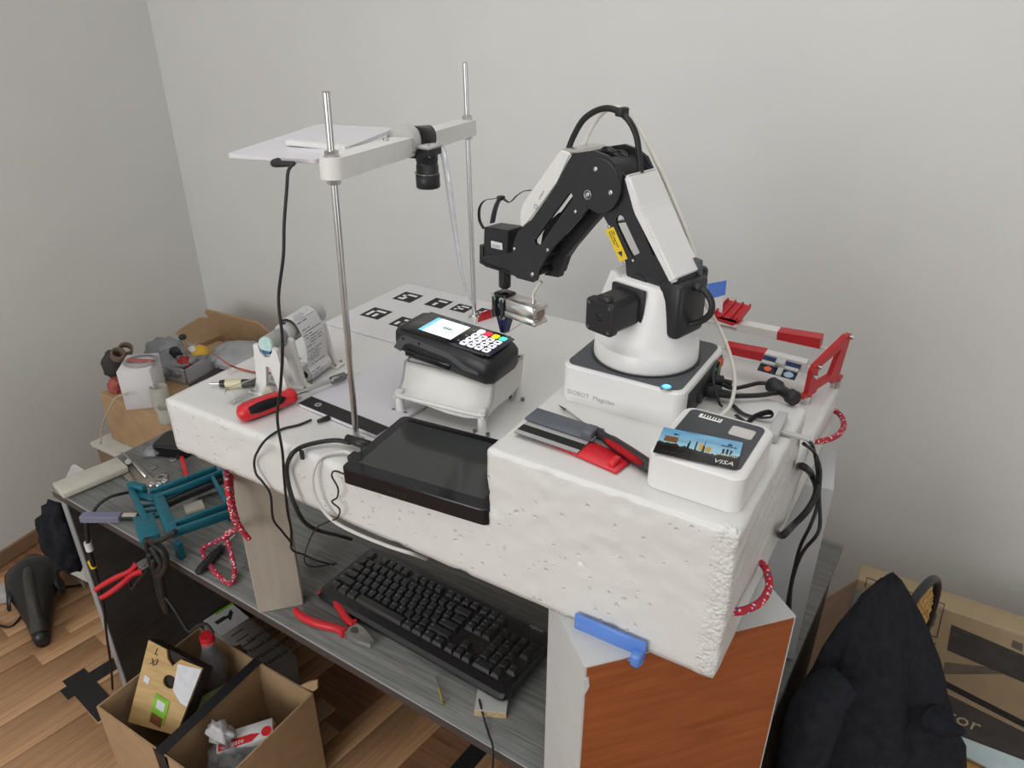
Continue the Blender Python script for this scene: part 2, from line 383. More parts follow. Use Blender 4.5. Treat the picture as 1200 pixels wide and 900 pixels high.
def window(name, c, ax_, w_, h):  # builds the frames added around the unseen area lights
    ax_ = V(ax_); b = B(); c = V(c); m_ = frame(c, ax_)
    for x, z, sx, sz in ((0, h/2+.04, w_+.16, .08), (0, -h/2-.04, w_+.16, .08), (-w_/2-.04, 0, .08, h), (w_/2+.04, 0, .08, h)): b.box((x, 0, z), (sx, .06, sz), m_)
    return obj(name, b, mat('added_frame_white', (.75, .75, .74), .4), kind='structure')
window('assumed_window_frame', (-.8, -2.51, 1.80), (1, 0, 0), 1.8, 1.4); window('side_fill_frame', (2.27, .3, 1.15), (0, 1, 0), 1.2, 1.3)  # frames added around the front and side area lights, out of view
# laminate strips
fa = math.radians(-8); fx = V((math.cos(fa), math.sin(fa), 0)); fy = V((-math.sin(fa), math.cos(fa), 0)); fo = V((-2.9, -.35, 0))
SWID = .066; lens = (.42, .60, .78)
strip_me = {}
for L in lens:
    bb = B(); bb.box((0, 0, -.0025), (SWID-.0003, L-.0003, .005), bev=.0003, seg=1)
    me = bpy.data.meshes.new('plank'); bb.bm.to_mesh(me); bb.bm.free(); me.materials.append(M_floor); strip_me[L] = me
rs = random.Random(3); cnt = 0
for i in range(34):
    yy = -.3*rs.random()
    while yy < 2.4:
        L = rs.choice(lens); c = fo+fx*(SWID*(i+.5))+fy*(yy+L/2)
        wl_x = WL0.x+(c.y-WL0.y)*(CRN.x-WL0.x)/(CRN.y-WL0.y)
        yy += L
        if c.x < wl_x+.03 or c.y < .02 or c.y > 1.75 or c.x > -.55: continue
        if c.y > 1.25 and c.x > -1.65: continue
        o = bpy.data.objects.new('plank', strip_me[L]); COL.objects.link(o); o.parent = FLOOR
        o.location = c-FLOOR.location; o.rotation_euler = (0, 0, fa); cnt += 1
# black tape cross stuck to the floor
def tape_strip(name, a, b, w_, label, z=.0006):
    a = V(a); b = V(b); d = (b-a).normalized(); n = V((-d.y, d.x, 0))*w_/2
    bb = B(); bb.prism([a-n, b-n, b+n, a+n], (0, 0, .0006)); o = obj(name, bb, M_tape, label=label, cat='tape'); o.location.z = z; return o
tape_strip('floor_tape', P(75, 815, 0), P(158, 763, 0), .05, 'long black tape strip on the floor running under the desk')
tape_strip('floor_tape', P(86, 791, 0), P(128, 838, 0), .062, 'short wide black tape strip crossing another on the floor', .0013)
tape_strip('floor_tape', P(520, 925, 0), P(585, 850, 0), .05, 'black tape strip on the floor under the desk front')
# ================================================================== desk
ta = math.radians(-1.75); TM = frame((-1.687, .70, 0), (math.cos(ta), math.sin(ta), 0))
DESK = thing('desk', 'large grey wood desk carrying the white foam block', 'desk', TM @ V((.8, .4, 0)))
bb = B(); bb.box((.8, .4, ZT-.013), (1.6, .8, .024), TM, bev=.0012, seg=1); obj('tabletop', bb, M_desk, DESK)
bb = B(); bb.box((.8, -.0008, ZT-.0155), (1.6, .0014, .017), TM); obj('edge_band', bb, mat('dark_edge_band', (.05, .045, .045), .4), DESK)
bb = B(); bb.box((.8, -.0012, ZT-.0035), (1.6, .0018, .003), TM); obj('edge_trim', bb, M_edge, DESK)
for xx in (.018, 1.582):
    bb = B(); bb.box((xx, .40, .357), (.022, .78, .714), TM); lp = obj('leg_panel', bb, M_deskd, DESK)
    bb = B(); bb.box((xx, .0085, .357), (.0225, .003, .713), TM); obj('edge_band', bb, M_edge, lp)
bb = B(); bb.box((.8, .76, .46), (1.55, .02, .50), TM); obj('modesty_panel', bb, M_deskd, DESK)
# ================================================================== foam block
def crust(p):
    e = 0
    dx = abs(p.x+.12); dy = abs(p.y-.63)
    if dx < .06 and dy < .04:
        e += .0016*max(0, 1-dx/.05)*max(0, noise.noise(p*90)+.25)
    if dy < .012 and p.z > 1.19: e += .0015*noise.noise(p*60)
    c = noise.cell(p*55)
    if dy < .01 and c > .90: e -= .0016
    if p.x > -.125 : e += .0016*noise.noise(V((p.x, p.y*22, p.z*90)))
    return e
FOAM = thing('foam_block', 'large white painted foam block with a raised step, lying across supports above the desk', 'foam block', (-.578, .94, ZB))
obj('slab', rgrid((-1.036, .63, ZB), (-.12, 1.255, ZF), .009, .0045, .0005, crust=crust, freq=30), M_foam, FOAM)
obj('riser', rgrid((-.418, .63, ZB+.004), (-.12, .925, ZR), .006, .003, .0005, crust=crust, freq=30), M_foam, FOAM)
def rope(pts, label=None, r=.0047, closed=False):
    bb = B(); bb.tube(pts, r, 10, 8); return obj('rope', bb, M_rope, None, label, 'rope')
def handle_loop(pa, pb, bulge, sag, label):
    a_, b_ = PX(*pa, -.121), PX(*pb, -.121); ins = V((-.012, 0, 0)); q = lambda t, k, z: a_.lerp(b_, t)+V((bulge*k, 0, z))
    rope([a_+ins, a_, q(.10, .45, sag*.5), q(.35, .95, sag), q(.65, 1, sag), q(.90, .55, sag*.5), b_, b_+ins], label)
handle_loop((858, 716), (889, 657), .023, -.004, 'red and white rope handle above the orange veneer box')
handle_loop((955, 517), (979, 482), .024, -.003, 'red and white rope handle beside the red card rack')
# left rope: two strands hanging down with a loop resting near the desk edge
rope([PY(265, 553, .668), PY(268, 580, .64), PY(273, 605, .635), PY(279, 618, .64), PY(270, 623, .645), PY(262, 630, .64)], 'red and white rope end hanging beside the teal plastic frame')
rope([PY(270, 556, .672), PY(272, 585, .645), PY(278, 610, .64), PY(285, 623, .645), PY(292, 632, .65)], 'red rope strand with dark end hanging against the raw board')
rope([P(276, 621, .80), P(263, 630, .79), P(248, 637, .76), P(237, 645, .75), P(247, 664, .747), P(262, 680, .747), P(272, 683, .747), P(275, 668, .75), P(270, 645, .77), P(265, 626, .79), P(276, 621, .80)], 'red and white rope loop lying over the black screwdriver')
rope([P(655, 880, .80), P(651, 893, .78), P(652, 910, .76)], 'red rope end at the foot of the orange veneer box')
# ================================================================== supports under the foam
b0 = P(303, 719, ZT); b1 = P(356, 709, ZT); bd = (b1-b0).normalized(); bn = V((-bd.y, bd.x, 0))
bb = B(); bb.prism([b0, b1, b1+bn*.038, b0+bn*.038], (0, 0, ZB-ZT-.001)); bmesh.ops.bevel(bb.bm, geom=bb.bm.edges[:], offset=.0015, segments=1, affect='EDGES')
obj('support_board', bb, M_board, label='upright raw wooden board propping up the foam block', cat='board')
# boxy support with orange veneer face
q0 = P(685, 782, ZB); q1 = P(933, 722, ZB); q3 = P(658, 727, ZB)
qd = (q1-q0).normalized(); qn = V((-qd.y, qd.x, 0)); qw = (q1-q0).length
SUP = thing('support_box', 'grey chipboard box with an orange wood veneer face holding up the foam end', 'box', q0+qd*qw/2+qn*.05+V((0, 0, ZT-ZB)))
hh = ZB-ZT-.001
lft = (q3-q0).length
ql = (q3-q0).normalized()
bb = B(); bb.prism([q0-V((0, 0, hh)), q1-V((0, 0, hh)), q1+ql*lft*1.6-V((0, 0, hh)), q0+ql*lft*1.6-V((0, 0, hh))], (0, 0, hh)); obj('body', bb, M_melamine, SUP)
bb = B(); bb.prism([q0+qd*.002-V((0, 0, hh-.002))-qn*.001, q1-qd*.003-V((0, 0, hh-.002))-qn*.001, q1-qd*.003-V((0, 0, .002))-qn*.001, q0+qd*.003-V((0, 0, .002))-qn*.001], qn*.0015); obj('veneer_face', bb, M_orange, SUP, 'orange brown wood veneer')
bb = B(); bb.prism([q0+qd*.0-V((0, 0, .02))-qn*.0014, q0+qd*.005-V((0, 0, .015))-qn*.0014, q0+qd*.007-V((0, 0, .032))-qn*.0014, q0+qd*.003-V((0, 0, .042))-qn*.0014, q0-V((0, 0, .045))-qn*.0014], qn*.002); obj('chipped_corner', bb, M_melamine, SUP)
for a, b_ in (((700, 800), (745, 880)), ((770, 850), (900, 800))): pass
# pale panel support behind it
r1 = P(977, 574, ZB); r0 = P(868, 592, ZB)
bb = B(); rd = V((-1, -.16, 0)).normalized(); rn = V((.16, -1, 0)).normalized()
bb.prism([r1, r1+rd*.30, r1+rd*.30-rn*.12, r1-rn*.12], (0, 0, -(ZB-ZT-.001)+.0)); 
for v in bb.bm.verts: v.co.z -= .0008
obj('support_cabinet', bb, mat('pale_blue_grey_board', (.60, .62, .63), .5, var=.02), label='pale blue grey board box under the far foam end', cat='box')
# blue plastic clip
c0 = PY(674, 716, .622); c1 = PY(757, 757, .622)
CL = thing('blue_clip', 'translucent blue plastic strip tucked against the foam underside', 'plastic clip', ((c0+c1)/2-V((0, 0, .02))))
M_blueT = mat('blue_translucent', (.15, .32, .82), .25, var=.04, trans=.25)
dv = (c1-c0); dv.z = 0; L = dv.length; FM = frame((c0.x, .628, ZB-.004), (1, 0, 0))
bb = B(); bb.box((L/2, -.005, .013), (L, .005, .026), FM, bev=.0012, seg=1); obj('blade', bb, M_blueT, CL)
bb = B(); bb.box((L/2, -.011, -.004+.004), (L, .011, .003), FM, bev=.001, seg=1); obj('flange', bb, M_blueT, CL)
bb = B(); bb.box((L-.007, -.013, .006), (.012, .016, .018), FM, bev=.003); obj('end_stop', bb, M_blueT, CL)
# ================================================================== robot arm
CX, CY = -.321, .863; AZ = math.radians(165)
AD = V((math.cos(AZ), math.sin(AZ), 0)); AN = V((-AD.y, AD.x, 0)); AN = -AN if AN.y > 0 else AN
def A(px, py, off):          # a pixel on a plane parallel to the arm
    d = ray(px, py); o = V((CX, CY, 0))+AN*off; return CAM + d*((o-CAM).dot(AN)/d.dot(AN))
ROB = thing('robot_arm', 'black and white desktop robot arm standing on the raised foam step', 'robot arm', (CX, CY, ZR))
bx, by, bs, bh = -.3215, .8635, .162, .051
base = B(); base.vbox((bx, by, ZR+bh/2), (bs, bs, bh), .014, bev=.003); BASE = obj('base', base, M_white, ROB)
bb = B(); bb.vbox((bx-.0005, by, ZR+bh+.0004), (bs-.010, bs-.010, .0022), .012); obj('top_plate', bb, M_dgrey, BASE, 'matt black top plate')
bb = B(); bb.box((bx+bs/2, by+.006, ZR+.0235), (.003, bs-.032, .037), bev=.001, seg=1); obj('connector_panel', bb, M_black, BASE)
for k, (yy, zz, c) in enumerate(((.035, .032, (.02, .35, .05)), (.043, .032, (.02, .35, .05)), (.050, .037, (.5, .12, .02)), (.057, .037, (.5, .02, .02)), (.02, .015, (.3, .3, .3)), (-.02, .018, (.04, .04, .04)))):
    bb = B(); bb.box((bx+bs/2+.003, by+yy, ZR+zz), (.006, .007, .010)); obj('socket', bb, mat('socket_%d' % k, c, .5), BASE)
bb = B(); tp = PY(662, 480.5, by-bs/2); bb.text('DOBOT  Magician', (bx-bs/2+.0105, by-bs/2-.0002, ZR+.0115), (1, 0, 0), (0, 0, 1), .0088); obj('lettering', bb, M_grey, BASE, 'small grey maker lettering')
bp = P(781, 454, ZR+bh+.002)
bb = B(); bb.lathe([(.0078, 0), (.0078, .001), (.0060, .0012)], bp, (0, 0, 1), 24); PB = obj('power_button', bb, M_dsteel, BASE)
bb = B(); bb.lathe([(.0058, .001), (.0052, .0016), (.0001, .0018)], bp, (0, 0, 1), 24); obj('button_glow', bb, mat('blue_led', (.02, .2, .9), .4, emit=(.03, .30, 1), estr=2.6), PB)
bb = B(); bb.text('O', bp+V((-.0030, -.0030, .0019)), (1, .1, 0), (-.1, 1, 0), .0085, .0001); obj('power_mark', bb, mat('led_white', (.6, .9, 1), .4, emit=(.5, .85, 1), estr=1.6), PB)
# turret
def loft(rings, seg=40):
    b = B(); vs = []; fs = []
    for (ru, rv, z, ou, p) in rings:      # superellipse half sizes along arm / across, height, shift along arm, power
        for k in range(seg):
            a = 2*math.pi*k/seg; c, s_ = math.cos(a), math.sin(a)
            x = ru*math.copysign(abs(c)**(2/p), c)+ou; y = rv*math.copysign(abs(s_)**(2/p), s_)
            vs.append(V((CX, CY, z))+AD*x+AN*y)
    n = len(rings)
    fs = [(i*seg+k, i*seg+(k+1) % seg, (i+1)*seg+(k+1) % seg, (i+1)*seg+k) for i in range(n-1) for k in range(seg)]
    fs += [tuple(range(seg-1, -1, -1)), tuple(range((n-1)*seg, n*seg))]
    b.add(vs, fs, None, 0, True); return b
z0 = ZR+bh+.002
bb = loft([(.067, .067, z0, 0, 2), (.0675, .0675, z0+.004, 0, 2), (.0665, .0665, z0+.022, 0, 2), (.0655, .0655, z0+.0235, 0, 2), (.0640, .0610, z0+.024, 0, 2.05), (.0600, .0570, z0+.034, 0, 2.15),
           (.0560, .0500, z0+.055, 0, 2.4), (.0525, .0440, z0+.075, 0, 2.8), (.0500, .0410, z0+.092, .001, 3), (.0470, .0385, z0+.103, .003, 3.2), (.042, .0365, z0+.107, .006, 3.2)])
TUR = obj('turret', bb, M_white, ROB)
bb = B(); bb.lathe([(.0705, 0), (.0705, .0012)], (CX, CY, z0-.0006), (0, 0, 1), 48); obj('turret_seam', bb, M_black, TUR)
# white horn at the turret top, front side
bb = B(); bb.prism([A(704, 346, .036), A(716, 317, .036), A(719.5, 318, .036), A(732, 330, .036), A(745, 345, .036)], -AN*.004); obj('turret_cheek', bb, M_white, TUR)
bb = B(); bb.prism([A(704, 346, -.030), A(716, 317, -.030), A(719.5, 318, -.030), A(732, 330, -.030), A(745, 345, -.030)], -AN*.004); obj('turret_cheek', bb, M_white, TUR)
# dark opening at the back of the turret
FMr = frame(V((CX, CY, 0))-AD*.0, -AD)
bb = B(); bb.box((.0465, 0, 1.444), (.034, .058, .070), FMr, bev=.006); obj('rear_housing', bb, M_black, TUR)
bb = B(); bb.box((.040, 0, 1.474), (.026, .046, .02), FMr, bev=.005); obj('shoulder_core', bb, M_black, TUR)
# stepper motors, near and far
for sgn in (1, -1):
    c = V((CX, CY, 1.441))+AD*.002; MM = frame(c+AN*sgn*.040, AD, AN*sgn) 
    bb = B(); bb.box((0, 0, .003), (.050, .050, .006), MM, bev=.002); mo = obj('motor_flange', bb, M_black, ROB)
    bb = B(); bb.prism([MM @ V(p) for p in [(x*.0205, y*.0205, .006) for x, y in ((1, .7), (.7, 1), (-.7, 1), (-1, .7), (-1, -.7), (-.7, -1), (.7, -1), (1, -.7))]], AN*sgn*.044)
    obj('motor_body', bb, M_black, mo)
    bb = B(); bb.vbox((0, 0, .052), (.0425, .0425, .010), .006, MM, bev=.0015); ec = obj('motor_end_cap', bb, M_black, mo)
    for x in (-1, 1):
        for y in (-1, 1):
            bb = B(); bb.cyl(MM @ V((x*.0155, y*.0155, .0565)), MM @ V((x*.0155, y*.0155, .058)), .0022, seg=10); obj('screw', bb, M_dsteel, ec)
    bb = B(); bb.cyl(MM @ V((0, 0, .0565)), MM @ V((0, 0, .0585)), .005, .004); obj('shaft_hub', bb, M_bgloss, ec)
    bb = B(); bb.box((-.004, -.023, .052), (.018, .008, .010), MM, bev=.001, seg=1); obj('motor_plug', bb, M_black, mo)
# lower arm plates
NO = .031
def plate(pix, off, t, holes=()):
    b = B(); b.prism([A(x, y, NO)-AN*(NO-off) for x, y in pix], -AN*t, holes=[[A(x, y, NO)-AN*(NO-off) for x, y in h] for h in holes]); return b
low_pix = [(700, 245), (705, 256), (711, 267), (730, 309), (731, 322), (738, 345), (752, 352), (790, 348), (786, 334), (766, 302), (762, 300), (757, 288), (740, 249), (738, 240), (728, 206), (712, 190), (690, 200)]
low_hole = [(718.5, 262), (719, 256), (722.5, 252), (727, 255), (732, 266), (746.5, 297), (744, 300), (738.5, 303), (733, 293), (722, 270)]
fore_pix = [(671, 180), (664, 192), (655, 210), (652.5, 216), (650, 219), (623, 258), (620, 259), (607, 271), (602, 284), (600.5, 295), (597.5, 322), (628, 329.5), (633.5, 312), (647, 291), (690, 243), (706, 247), (720, 240), (727, 226), (728, 205), (722, 192), (710, 182), (695, 176.5)]
slot = [(666, 227), (669, 226), (671, 229), (671, 233), (634, 286), (630, 287.5), (627, 285), (627, 281)]
for off, t in ((NO-.005, .004), (-NO+.009, .004)):
    obj('lower_arm_plate', plate(low_pix, off, t, [low_hole]), M_blackm, ROB)
for off, t in ((NO, .0045), (-NO+.0045, .0045)):
    obj('forearm_plate', plate(fore_pix, off, t, [slot]), M_blackm, ROB)
ec_ = A(702.5, 217.5, NO)
bb = B(); bb.lathe([(.0330, -.001), (.0330, .0016), (.0322, .0024)], ec_, AN, 48); ED = obj('elbow_disc', bb, M_blackm, ROB)
bb = B(); bb.lathe([(.0300, -.058), (.0300, -.006)], ec_, AN, 36); obj('elbow_hub', bb, M_black, ROB)
for x, y in ((699.5, 198), (717, 225.5), (690, 228)):
    c = A(x, y, NO)+AN*.002; bb = B(); bb.lathe([(.0031, 0), (.0031, .0012), (.0018, .0016), (.0001, .0009)], c, AN, 14); obj('screw', bb, M_steel, ED)
bb = B(); bb.lathe([(.0058, 0), (.0058, .0006), (.0048, .0006), (.0048, 0)], A(690, 228, NO)+AN*.0022, AN, 24, cap=False); obj('screw_ring', bb, M_steel, ED)
for x, y in ((674.6, 248), (642, 293), (603, 291.5), (624, 321.6)):
    c = A(x, y, NO); bb = B(); bb.lathe([(.0024 if y < 300 else .0034, 0), (.0024 if y < 300 else .0034, .0014), (.0008, .0018)], c, AN, 12); obj('screw', bb, M_steel, ROB)
for x, y in ((711, 266.5), (729, 308.5), (739, 306.5)):
    c = A(x, y, NO)-AN*.005; bb = B(); bb.lathe([(.0019, 0), (.0019, .0014), (.0006, .0018)], c, AN, 12); obj('screw', bb, M_steel, ROB)
# spacers between plates
for x, y, r in ((630, 318, .006), (608, 300, .006), (640, 298, .004), (676, 252, .004), (745, 335, .014)):
    c = A(x, y, NO); bb = B(); bb.cyl(c-AN*.056, c-AN*.004, r, seg=14); obj('spacer', bb, M_black, ROB)
# belts / inner links seen through the slots
bb = B(); a0 = A(727, 262, 0); a1 = A(740, 297, 0)
bb = B(); bb.prism([A(x, y, NO) -AN*.024 for x, y in ((637, 293), (690, 233), (700, 243), (648, 306), (640, 330), (624, 327))], -AN*.010); obj('forearm_core', bb, M_black, ROB)
for pa, pb in (((716, 261), (731, 259)), ((733, 304), (748, 297.5))):
    bb = B(); bb.prism([A(pa[0], pa[1], NO-.02), A(pb[0], pb[1], NO-.02), A(pb[0]+.8, pb[1]+1.6, NO-.02), A(pa[0]+.8, pa[1]+1.6, NO-.02)], -AN*.02); obj('cross_brace', bb, M_blackm, ROB)
# white covers
bb = B(); bb.prism([A(x, y, NO-.004) for x, y in ((669, 181), (662, 176.5), (656, 176), (611, 240), (608.5, 252), (609.5, 267), (614, 264), (622, 257), (652, 214), (656, 206))], -AN*.054)
bmesh.ops.bevel(bb.bm, geom=bb.bm.edges[:], offset=.002, segments=2, affect='EDGES'); FC = obj('forearm_cover', bb, M_white, ROB)
e0 = A(628, 242, NO-.004)+AN*.0003
bb = B(); bb.lathe([(.0034, 0), (.0034, .0003), (.0024, .0003), (.0024, 0)], e0, AN, 20, cap=False); obj('emblem', bb, M_grey, FC)
bb = B(); bb.text('DOBOT', A(632.5, 234, NO-.004)+AN*.0003, A(640, 222, NO-.004)-A(632.5, 234, NO-.004), AN.cross(A(640, 222, NO)-A(632.5, 234, NO)), .0042); obj('lettering', bb, M_grey, FC)
bb = B(); bb.prism([A(x, y, NO-.006) for x, y in ((658, 175), (666, 178.5), (681, 179), (678, 176), (664, 173.5))], -AN*.05); obj('cover_cap', bb, M_alu, ROB)
lc = [A(x, y, NO-.002) for x, y in ((729, 207), (741, 249), (766, 301), (785, 334), (794, 330), (748, 247), (734, 203))]
lc = [A(x, y, NO-.002) for x, y in ((729.5, 208), (741, 249), (784, 333.5), (787, 333), (791, 329.5), (750, 245), (736, 206), (733, 205))]
bb = B(); bb.prism(lc, -AN*.058); bmesh.ops.bevel(bb.bm, geom=bb.bm.edges[:], offset=.003, segments=3, affect='EDGES'); obj('lower_arm_cover', bb, M_white, ROB)
# yellow warning label
yl = [A(x, y, NO-.005)+AN*.0006 for x, y in ((710, 269), (719.5, 265.5), (736, 303), (727, 307))]
bb = B(); bb.prism(yl, AN*.0004); YL = obj('warning_label', bb, M_gold, ROB, 'yellow warning label with black print')
for k, t in enumerate((.12, .25, .42)):
    a = yl[0].lerp(yl[3], t).lerp(yl[1].lerp(yl[2], t), .25); b_ = yl[0].lerp(yl[3], t+.20).lerp(yl[1].lerp(yl[2], t+.20), .25)
dn = (yl[3]-yl[0]).normalized(); rt_ = (yl[1]-yl[0]).normalized()
for j, t in enumerate((.25, .5, .72)):
    bb = B(); o0 = yl[0].lerp(yl[1], t)+dn*.004+AN*.0006
    bb.text(('Caution: pinch', 'point. Keep hands', 'clear')[j], o0, dn, rt_, .0030); obj('lettering', bb, M_print_ink, YL)
tc_ = yl[0].lerp(yl[1], .5)+dn*.0345+AN*.0006
bb = B(); bb.prism([tc_+dn*.004, tc_-dn*.003+rt_*.0035, tc_-dn*.003-rt_*.0035], AN*.0002); obj('warning_triangle', bb, M_print_ink, YL)
# hoses
bb = B(); bb.tube([A(665, 178, .008), A(672, 160, .008), A(684, 140, .008), A(702, 128.5, .008), A(719, 128, .008), A(735, 139, .008), A(745, 157, .004), A(749, 180, .002), A(751, 202, .0)], .0038, 10); CB = obj('black_hose', bb, M_rubber, ROB)
bb = B(); c = A(729, 131, .008); bb.box((0, 0, 0), (.010, .016, .010), frame(c, AD), bev=.002); obj('cable_tie', bb, M_black, CB)
bb = B(); bb.tube([A(683, 176, -.012), A(690, 156, -.012), A(703, 136, -.012), A(718, 126, -.010), A(734, 131, -.014), A(752, 155, -.030), A(774, 200, -.042), A(795, 248, -.044), A(811, 290, -.046), A(820, 325, -.046), A(824, 350, -.046), P(838, 375, 1.37), P(850, 400, 1.345), P(858, 425, 1.335), P(861, 450, 1.33), P(855, 476, 1.328), P(838, 492, 1.333)], .0026, 10); obj('air_tube', bb, M_tube, ROB, 'thin milky air tube')
bb = B(); bb.tube([A(798, 326, .0), A(812, 334, 0), A(826, 341, 0), A(834, 355, 0), A(832, 368, 0), A(820, 377, 0), A(805, 380, .004), A(790, 378, .01), A(783, 376, .014)], .0040, 10); HB = obj('rear_hose', bb, M_rubber, ROB)
bb = B(); bb.tube([A(812, 334, 0), A(823, 339, 0)], .0052, 10); obj('hose_collar', bb, M_black, HB)
bb = B(); bb.prism([A(x, y, -.02) for x, y in ((806, 300), (820, 306), (822, 345), (812, 350), (800, 340))], -AN*.006); obj('rear_bracket', bb, M_dgrey, ROB)
# wheels at the elbow back
for x, y, r, o in ((712, 183, .012, -.004), (728, 190, .015, -.014), (733, 200, .012, -.004)):
    c = A(x, y, o); bb = B(); bb.lathe([(r*.5, 0), (r, .001), (r, .006), (r*.5, .007)], c-AN*.003, AN, 24); obj('elbow_pulley', bb, M_bgloss, ROB)
bb = B(); bb.prism([A(x, y, .0) for x, y in ((692, 175), (715, 178), (735, 190), (744, 206), (728, 208), (705, 200))], -AN*.018); obj('elbow_linkage', bb, M_black, ROB)
# wrist: tray, servo, strap, shaft, gripper
tip = A(592, 388, 0)
wx = V((tip.x, tip.y, 0))
WM = frame((wx.x, wx.y, 0), AD)
zs = lambda py: A(592, py, 0).z
bb = B(); bb.prism([A(x, y, .022) for x, y in ((562, 287), (562, 308), (570, 313), (600, 322), (600, 318), (572, 309), (566, 304), (566, 289))], -AN*.040); WT = obj('wrist_tray', bb, M_blackm, ROB)
bb = B(); bb.prism([A(x, y, .022) for x, y in ((562, 300), (563, 309), (600, 321), (606, 326), (625, 331), (628, 318), (602, 296))], -AN*.004); obj('tray_side', bb, M_blackm, WT)
sp_ = [A(x, y, .020) for x, y in ((567, 266), (566, 302), (594, 308), (595, 270))]
bb = B(); bb.prism(sp_, -AN*.034); bmesh.ops.bevel(bb.bm, geom=bb.bm.edges[:], offset=.0012, segments=1, affect='EDGES'); SV = obj('wrist_servo', bb, M_black, ROB)
st = [A(x, y, .0204) for x, y in ((575.5, 282), (588.5, 285), (589, 293), (576, 290))]
bb = B(); bb.prism(st, AN*.0004); SL = obj('barcode_label', bb, M_paper, SV)
for k in range(7):
    t = .15+.1*k; a = st[0].lerp(st[1], t)*.35+st[3].lerp(st[2], t)*.65; b_ = st[0].lerp(st[1], t)*.1+st[3].lerp(st[2], t)*.9
    rr_ = (st[1]-st[0]).normalized()*.0006; a = st[0].lerp(st[1], t).lerp(st[3].lerp(st[2], t), .40)+AN*.0006
    b_ = st[0].lerp(st[1], t).lerp(st[3].lerp(st[2], t), .90)+AN*.0006
    bb = B(); bb.prism([a, a+rr_, b_+rr_, b_], AN*.0001); obj('bar', bb, M_print_ink, SL)
bb = B(); bb.tube([A(567, 268, .004), A(562, 258, .004), A(562, 244, .004), A(568, 235, .004), A(578, 233, .004), A(588, 232, .004), A(597, 237, .002), A(606, 229, 0), A(614, 224, -.002), A(622, 223, -.004)], .0030, 8, flat=AD); SR = obj('strap', bb, M_black, ROB, 'black looped cable strap')
bb = B(); bb.tube([A(586, 232, .008), A(582, 240, .008), A(579, 250, .008), A(577, 261, .008)], .0055, 8, flat=AD); obj('strap_tail', bb, M_dgrey, SR)
bb = B(); bb.box((0, 0, 0), (.008, .010, .006), frame(A(587, 232, .006), AD), bev=.001); obj('strap_buckle', bb, M_black, SR)
sh0, sh1 = A(591.5, 316, 0), A(592, 345, 0); sh1 = V((sh0.x, sh0.y, sh1.z))
bb = B(); bb.lathe([(.0085, 0), (.0085, .006), (.0092, .0065), (.0092, .030), (.006, .033)], sh0+V((0, 0, .004)), (0, 0, -1), 24); obj('wrist_shaft', bb, M_black, ROB)
bb = B(); bb.box((.010-.020, .012, sh0.z-.005), (.010, .008, .016), WM, bev=.001); obj('wrist_stub', bb, M_black, ROB)
GX = frame((sh0.x, sh0.y, 0), (.98, -.20, 0))
gz0, gz1 = A(592, 343, 0).z, A(592, 390, 0).z
bb = B(); bb.box((0, 0, gz0-.019), (.027, .026, .042), GX, bev=.004); GR = obj('gripper_body', bb, M_bgloss, ROB)
for x in (-.009, .008):
    for z in (-.006, -.034):
        bb = B(); bb.cyl(GX @ V((x, -.0165, gz0+z)), GX @ V((x, .0165, gz0+z)), .0042, seg=14); sc = obj('pivot_bolt', bb, M_steel, GR)
        bb = B(); bb.cyl(GX @ V((x, -.0171, gz0+z)), GX @ V((x, -.0164, gz0+z)), .0024, seg=6); obj('bolt_socket', bb, M_black, sc)
for x in (-.009, .008):
    bb = B(); bb.cyl(GX @ V((x, -.013, gz0-.007)), GX @ V((x, -.013, gz0-.033)), .0046, seg=12); obj('link_bar', bb, M_black, GR)
for s_ in (-1, 1):
    bb = B(); bb.prism([GX @ V(p) for p in ((s_*.0008, -.007, gz0-.034), (s_*.0125, -.007, gz0-.030), (s_*.0115, -.007, gz0-.042), (s_*.0035, -.007, gz1+.002), (s_*.0008, -.007, gz1+.002))], AN*-.012); obj('jaw', bb, mat('blue_jaw', (.025, .03, .10), .4, var=.05), GR)
bb = B(); bb.box((.046, -.004, gz0-.009), (.056, .028, .018), GX, bev=.0008, seg=1); AC = obj('air_cylinder', bb, M_alu, ROB, 'silver aluminium air cylinder')
bb = B(); bb.box((.045, -.004, gz0-.0245), (.058, .028, .010), GX, bev=.0008, seg=1); obj('cylinder_rail', bb, M_alu, AC)
bb = B(); bb.box((.044, -.003, gz0-.019), (.055, .022, .005), GX); obj('cylinder_groove', bb, M_dgrey, AC)
bb = B(); bb.cyl(GX @ V((.074, -.004, gz0-.013)), GX @ V((.0755, -.004, gz0-.013)), .009, seg=24); obj('end_port', bb, mat('brown_seal', (.30, .22, .18), .5), AC)
for z in (-.003, -.026):
    bb = B(); bb.box((.0745, -.004, gz0+z), (.006, .029, .006), GX, bev=.001); obj('end_lug', bb, M_alu, AC)
bb = B(); bb.cyl(GX @ V((-.012, .0, gz0-.012)), GX @ V((-.030, .0, gz0-.009)), .0015, seg=8); obj('piston_rod', bb, M_steel, AC)
bb = B(); bb.cyl(GX @ V((.012, -.006, gz0-.012)), GX @ V((.018, -.006, gz0-.012)), .006, seg=14); obj('rod_nut', bb, M_black, AC)
ft = GX @ V((.060, -.002, gz0-.001))
bb = B(); bb.cyl(ft, ft+V((0, 0, .006)), .0040, .0030, seg=12); obj('air_fitting', bb, M_steel, AC)
bb = B(); bb.tube([ft+V((0, 0, .005)), ft+V((-.001, .002, .016)), A(634, 330, -.005)], .0026, 8); obj('gripper_air_tube', bb, M_tube, ROB)
